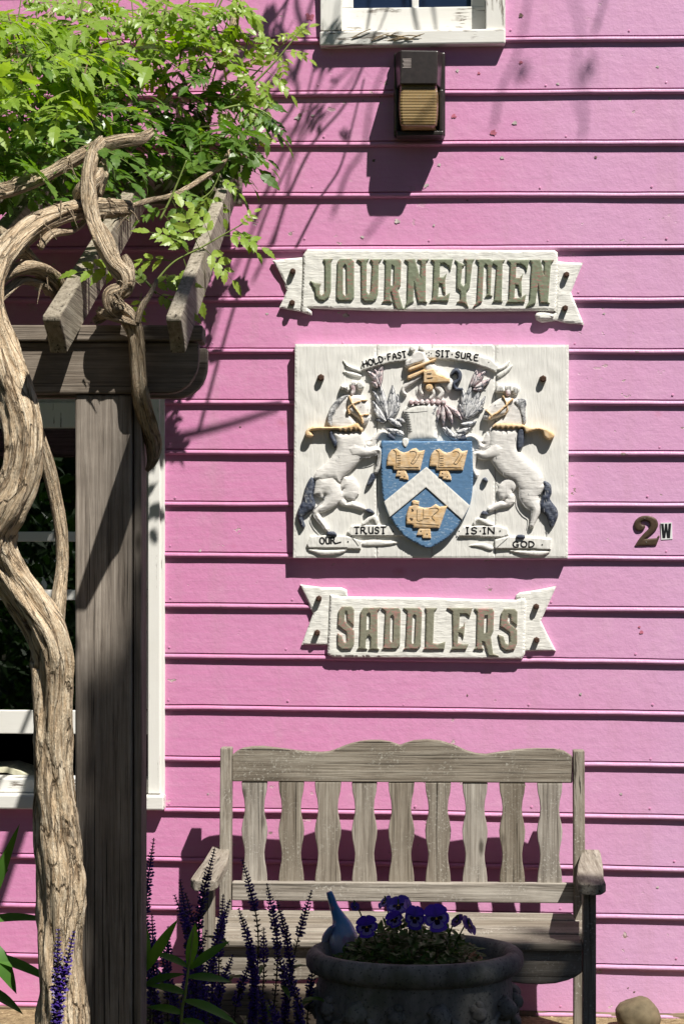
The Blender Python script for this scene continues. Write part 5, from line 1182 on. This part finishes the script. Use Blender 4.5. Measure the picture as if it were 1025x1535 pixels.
# ================================================================== SALVIA
Msp = leaf('salvia_violet', (.034, .015, .13), (.085, .038, .32), .2, scale=60)
Mcx = leaf('salvia_calyx', (.020, .014, .012), (.060, .045, .030), .15, scale=60)
m_sstem = plain('salvia_stem', (.035, .035, .02), .7, .2, .3, 60, 0)
def spike(mb, q, fl, rs, w=.0125, gap=.0145):
    "q: points base -> tip; whorls of small lipped flowers, the top share fl in bloom"
    q = [Vector(p) for p in q]; L = [0]
    for a, b2 in zip(q, q[1:]): L.append(L[-1] + (b2 - a).length)
    tot = L[-1]; s = tot * .22
    mb.tube(q, [.0028 - .0014 * i / len(q) for i in range(len(q))], 4, 2)
    while s < tot:
        i = max(0, min(len(q) - 2, next(j for j in range(len(L)) if L[j] > s or j == len(L) - 1) - 1)); t = (s - L[i]) / max(1e-6, L[i + 1] - L[i]); p = q[i].lerp(q[i + 1], t); ax = (q[i + 1] - q[i]).normalized()
        fr = s / tot; bloom = fr > 1 - fl; taper = 1 - .72 * max(0, (fr - .86) / .14); ph = rs.random() * 6; ref = ax.cross(Vector((0, 1, .2))).normalized(); r2 = ax.cross(ref)
        for k in range(7 if bloom else 6):
            a = ph + k * (.9 if bloom else 1.047) + rs.gauss(0, .15); o_ = ref * math.cos(a) + r2 * math.sin(a); ln = w * taper * rs.uniform(.8, 1.25) * (1.15 if bloom else .85)
            d = (o_ + ax * rs.uniform(.2, .8)).normalized(); sd_ = d.cross(ax).normalized(); c = p + o_ * .0015; ww = ln * (.36 if bloom else .28)
            mb.add([c, c + d * ln * .6 + sd_ * ww, c + d * ln, c + d * ln * .6 - sd_ * ww, c + d * ln * .62 + ax * ww], [(0, 1, 4), (1, 2, 4), (2, 3, 4), (3, 0, 4)], 0 if bloom and rs.random() < .86 else 1)
        s += gap * (.62 if bloom else 1) * rs.uniform(.85, 1.15)
def salvia(base_px, d, label, spikes):
    g0 = cp(base_px, 1500, d); g0.z = 0
    th = Thing('salvia_plant', label, 'salvia', g0, group='salvia plants in front of the bench')
    for (x, y, fl, bx, dd) in spikes:
        tip = cp(x, y, dd); bs = cp(bx, 1560, dd + .01); bs.z = 0.02; bend = rs.uniform(-.045, .045)
        q = catmull([tuple(bs), tuple(bs.lerp(tip, .35) + Vector((bend, 0, .02))), tuple(bs.lerp(tip, .72) + Vector((bend * 1.2 + (tip.x - bs.x) * -.05, 0, 0))), tuple(tip)], 6)
        mb = MB(); spike(mb, q, fl, rs); th.part('flower_spike', mb, [Msp, Mcx, m_sstem], recalc=False)
    mb = MB()
    for k in range(80):
        p = g0 + Vector((rs.gauss(0, .07), rs.gauss(0, .05), abs(rs.gauss(.14, .12))))
        leafblade(mb, p, Vector((rs.gauss(0, 1), rs.gauss(-.2, 1), rs.uniform(.0, 1))), Vector((0, -.3, 1)), rs.uniform(.03, .07), rs.uniform(.006, .012), rs.uniform(.2, .9), 0, 4)
    th.part('leaf_tuft', mb, m_pleaf, kind='stuff', recalc=False)
salvia(350, 5.28, 'tall salvia with dark spikes rising before the left bench arm', [(322,1272,.30,335,5.25),(363,1288,.22,350,5.3),(345,1348,.55,345,5.22),(335,1340,.3,325,5.3),(358,1362,.6,352,5.2),(330,1400,.5,332,5.25),(372,1405,.7,362,5.2),(310,1395,.5,318,5.3),(350,1430,.7,350,5.15)])
salvia(425, 5.26, 'salvia with slender purple spikes just left of the stone planter', [(400,1324,.30,380,5.25),(415,1350,.45,392,5.28),(467,1336,.22,412,5.3),(424,1442,.8,416,5.18),(470,1445,.3,458,5.3),(395,1390,.2,372,5.3),(412,1412,.6,396,5.2),(388,1478,.8,386,5.15),(402,1498,.8,398,5.12),(440,1500,.5,430,5.15),(376,1440,.3,365,5.2)])
salvia(275, 5.26, 'salvia with dense violet spikes right of the pergola post', [(231,1256,.28,262,5.3),(278,1338,.7,275,5.25),(262,1342,.7,268,5.2),(270,1318,.35,280,5.32),(290,1400,.6,285,5.2),(252,1390,.4,258,5.25),(300,1440,.6,295,5.15),(280,1480,.7,280,5.1),(240,1430,.6,250,5.2)])
salvia(200, 5.0, 'short salvia spikes growing at the foot of the pergola post', [(204,1332,.45,206,5.0),(228,1370,.4,222,5.0),(185,1418,.8,190,4.9),(200,1412,.8,198,4.95),(165,1425,.5,170,4.85),(213,1440,.6,214,4.9)])
salvia(100, 4.3, 'two small salvia spikes before the foot of the vine trunk', [(88,1392,.5,92,4.3),(112,1394,.4,116,4.3)])

# ================================================================== LANCE-LEAVED PLANTS
def lance(label, stem, d, leaves, mat=m_grass, cat='plant'):
    g0 = cp(*stem[0], d); g0.z = 0; th = Thing('phlox_plant', label, cat, g0, group='lance leaved green plants')
    q = catmull([(g0.x, g0.y, 0)] + [tuple(cp(x, y, d)) for x, y in stem[1:]], 6); th.part('stem', MB().tube(q, [.0045 - .002 * i / len(q) for i in range(len(q))], 6), m_stemg, smooth=True)
    for (x0, y0, x1, y1, w, cu) in leaves:
        a = cp(x0, y0, d); c = cp(x1, y1, d - .05 + .1 * rs.random()); mb = MB(); leafblade(mb, a, c - a, Vector((.3, -.6, .8)), (c - a).length * (1 + abs(cu) * .12), w / 2 / (F / d), cu, 0, 9)
        th.part('leaf', mb, mat, smooth=True, recalc=False)
lance('bright green plant with pointed leaves in front of the salvia', [(372,1600),(374,1535),(388,1480),(410,1400),(416,1372)], 4.9, []) if 0 else None
lance('bright green stalk with pointed upright leaves among the purple salvia', [(270,1600),(272,1540),(278,1490),(283,1450),(290,1395)], 4.86, [(283,1448,294,1386,20,.1),(286,1452,338,1408,18,.2),(282,1450,236,1420,16,.3),(282,1465,348,1462,18,.25),(278,1490,228,1468,18,.3),(276,1500,350,1512,20,.4),(274,1520,225,1500,18,.3),(272,1530,320,1535,18,.4)], leaf('bright_lance_leaf', (.060, .17, .020), (.14, .31, .045), .4))
lance('green plant with pointed leaves before the pergola post', [(208,1600),(212,1540),(214,1490),(218,1452)], 4.75, [(218,1455,260,1382,20,.15),(217,1458,222,1390,16,.1),(214,1470,184,1400,24,.2),(214,1480,262,1450,18,.3),(212,1500,170,1475,20,.3)], leaf('mid_lance_leaf', (.045, .13, .018), (.11, .25, .04), .4))
lance('leafy green plant at the left edge before the pink wall', [(-45,1640),(-40,1540),(-35,1440),(-30,1360)], 4.6, [(-30,1390,26,1240,20,.08),(-32,1400,20,1258,18,.05),(-32,1385,62,1352,18,.55),(-34,1402,-10,1340,20,.2),(-32,1410,28,1455,40,.55),(-34,1430,86,1448,22,.35),(-36,1480,40,1500,24,.4),(-34,1350,10,1300,16,.2)])

# ================================================================== STONE, RUBBLE
mb = MB(); bm = bmesh.new(); bmesh.ops.create_icosphere(bm, subdivisions=4, radius=1)
a = cp(956, 1535, 6.30)
for v in bm.verts:
    n_ = mnoise.noise(v.co * 1.1 + Vector((3, 1, 0))); k = 1 + .16 * n_ + .04 * mnoise.noise(v.co * 4)
    mb.v.append((a.x + v.co.x * .074 * k * (1 - .12 * v.co.z), 6.30 + v.co.y * .06 * k, .044 + v.co.z * .060 * k))
for f in bm.faces: mb.f.append(tuple(v.index for v in f.verts)); mb.m.append(0)
bm.free()
solo('stone', mb, plain('brown_fieldstone', (.145, .115, .07), .8, .25, .45, 22, .5), 'rounded brown stone on the ground at the foot of the wall', 'stone', (a.x, 6.3, 0), smooth=True)
mb = MB(); rg = random.Random(2)
for k in range(420):
    x = rg.uniform(-1.6, 1.6); o = abs(rg.gauss(0, .09)) + .02; s = rg.uniform(.003, .012); p = W0 + U * x + N * o
    vs = [Vector((rg.gauss(0, 1), rg.gauss(0, 1), rg.gauss(0, 1))).normalized() * s * rg.uniform(.7, 1.2) for _ in range(6)]
    pts = [p + Vector((sx * s, 0, s * .4)) for sx in (-1, 1)] + [p + Vector((0, sy * s * .8, s * .4)) for sy in (-1, 1)] + [p + Vector((0, 0, s * 1.0)), p + Vector((0, 0, -s * .3))]
    pts = [v + Vector((rg.gauss(0, .2), rg.gauss(0, .2), rg.gauss(0, .1))) * s for v in pts]
    mb.add(pts, [(0, 2, 4), (2, 1, 4), (1, 3, 4), (3, 0, 4), (2, 0, 5), (1, 2, 5), (3, 1, 5), (0, 3, 5)])
solo('gravel', mb, plain('wall_rubble', (.34, .26, .16), .9, .1, .5, 60, .3), 'small tan stones and crumbs along the foot of the wall', 'gravel', (0, 6.4, 0), kind='stuff')

# ================================================================== UNSEEN GARDEN AROUND THE VIEWER (shade, reflections, added sky blockers)
m_tree = leaf('tree_leaf', (.030, .075, .015), (.07, .14, .03), .15, scale=3)
def crown(th, name, sampler, n, s0, s1, rg):
    mb = MB()
    for k in range(n):
        p = sampler(); nn = Vector((rg.gauss(0, 1), rg.gauss(0, 1), rg.gauss(0, 1) + .4)).normalized(); d = nn.orthogonal().normalized(); d.rotate(Quaternion(nn, rg.uniform(0, 6.28)))
        L = rg.uniform(s0, s1); sd_ = nn.cross(d); mb.add([p - d * L * .5, p + sd_ * L * .3 + nn * L * .06, p + d * L * .5, p - sd_ * L * .3 + nn * L * .06], [(0, 1, 2), (0, 2, 3)])
    th.part(name, mb, m_tree, kind='stuff', recalc=False)
SUNW = U * .8 + N + ZV * 1.9
rg = random.Random(21)
def shade():
    while True:
        u = rg.uniform(-1.9, 2.6); z = rg.uniform(-5.0, -.55); e = rg.gauss(0, .07)
        lim = -1.34 if u < -.30 else (-1.03 if u < .16 else -.74)
        if u < -1.35: lim = -1.38
        if u < -1.9 + .35 * max(0, -3.0 - z): continue
        if z + e < lim: break
    if rg.random() < .020: u, z = rg.uniform(-2.03, -1.86), rg.uniform(-3.7, -2.35)
    return w2w(u, 0, z) + SUNW * rg.uniform(5.2, 6.8)
tb = w2w(6.0, 6.2, 0)
tr = Thing('shade_tree', 'leafy shade tree standing right of the viewer outside the picture', 'tree', tb)
cc_ = w2w(.3, 0, -2.8) + SUNW * 6.0
q = catmull([tuple(tb), tuple(tb + Vector((-.1, .1, 3))), tuple(tb.lerp(cc_, .7) + Vector((0, 0, 1.2))), tuple(cc_)], 6)
tr.part('trunk', MB().tube(q, [.24 - .17 * i / len(q) for i in range(len(q))], 14, fn=bark_fn(5, .12, 3)), m_bark, smooth=True)
crown(tr, 'crown', shade, 9000, .12, .25, rg)
def bush(label, c, r3, n, s0, s1, seed, name='shrub'):
    rg = random.Random(seed); c = Vector(c)
    th = Thing(name, label, 'shrub', (c.x, c.y, 0))
    def smp():
        v = Vector((rg.gauss(0, 1), rg.gauss(0, 1), rg.gauss(0, 1))).normalized() * rg.random() ** .3 * (1 + .25 * math.sin(rg.uniform(0, 6)))
        return Vector((c.x + v.x * r3[0], c.y + v.y * r3[1], max(.03, c.z + v.z * r3[2])))
    crown(th, 'crown', smp, n, s0, s1, rg)
    th.part('trunk', MB().tube([(c.x, c.y, 0), (c.x + .05, c.y, c.z)], [.06, .03], 8), m_bark)
bush('leafy garden shrub left of the viewer, mirrored in the window', (-2.35, 2.9, 1.0), (.75, .9, 1.0), 2600, .06, .13, 4)
for i_, (x_, y_, h_, lab) in enumerate([(-9, -6, 8, 'far left'), (-4, -10, 9, 'left'), (1.5, -11, 9, 'middle'), (13, -5, 9, 'right'), (-10, 1.5, 8, 'left beside the house'), (12, 2.5, 8, 'right beside the house')]):  # unseen trees added around the viewer to block sky light and deepen shadows
    rg_ = random.Random(40 + i_); th_ = Thing('sky_block_tree', 'tall leafy unseen tree added to block sky light, ' + lab + ' of the viewer', 'tree', (x_, y_, 0), group='unseen trees added to block sky light')
    def smp_():
        v = Vector((rg_.gauss(0, 1), rg_.gauss(0, 1), rg_.gauss(0, 1))).normalized() * rg_.random() ** .35
        return Vector((x_ + v.x * 3.4, y_ + v.y * 2.6, h_ * .55 + v.z * h_ * .47))
    th_.part('trunk', MB().tube([(x_, y_, 0), (x_ + .1, y_, h_ * .4), (x_, y_, h_ * .75)], [.22, .16, .06], 10), m_bark); crown(th_, 'crown', smp_, 1700, .5, .95, rg_)
bush('tall dark hedge shrub added to block low sky light, behind the viewer on the left', (-5.5, -4.5, 1.8), (3.2, 1.4, 1.9), 2600, .2, .4, 5)  # unseen hedge shrubs added behind the viewer to block the low sky
bush('tall dark hedge shrub added to block low sky light, behind the viewer in the middle', (.5, -6.5, 2.0), (3.6, 1.4, 2.1), 2600, .2, .4, 6)
bush('tall dark hedge shrub added to block low sky light, behind the viewer on the right', (7.5, -5.5, 2.0), (3.4, 1.6, 2.1), 2600, .2, .4, 8)
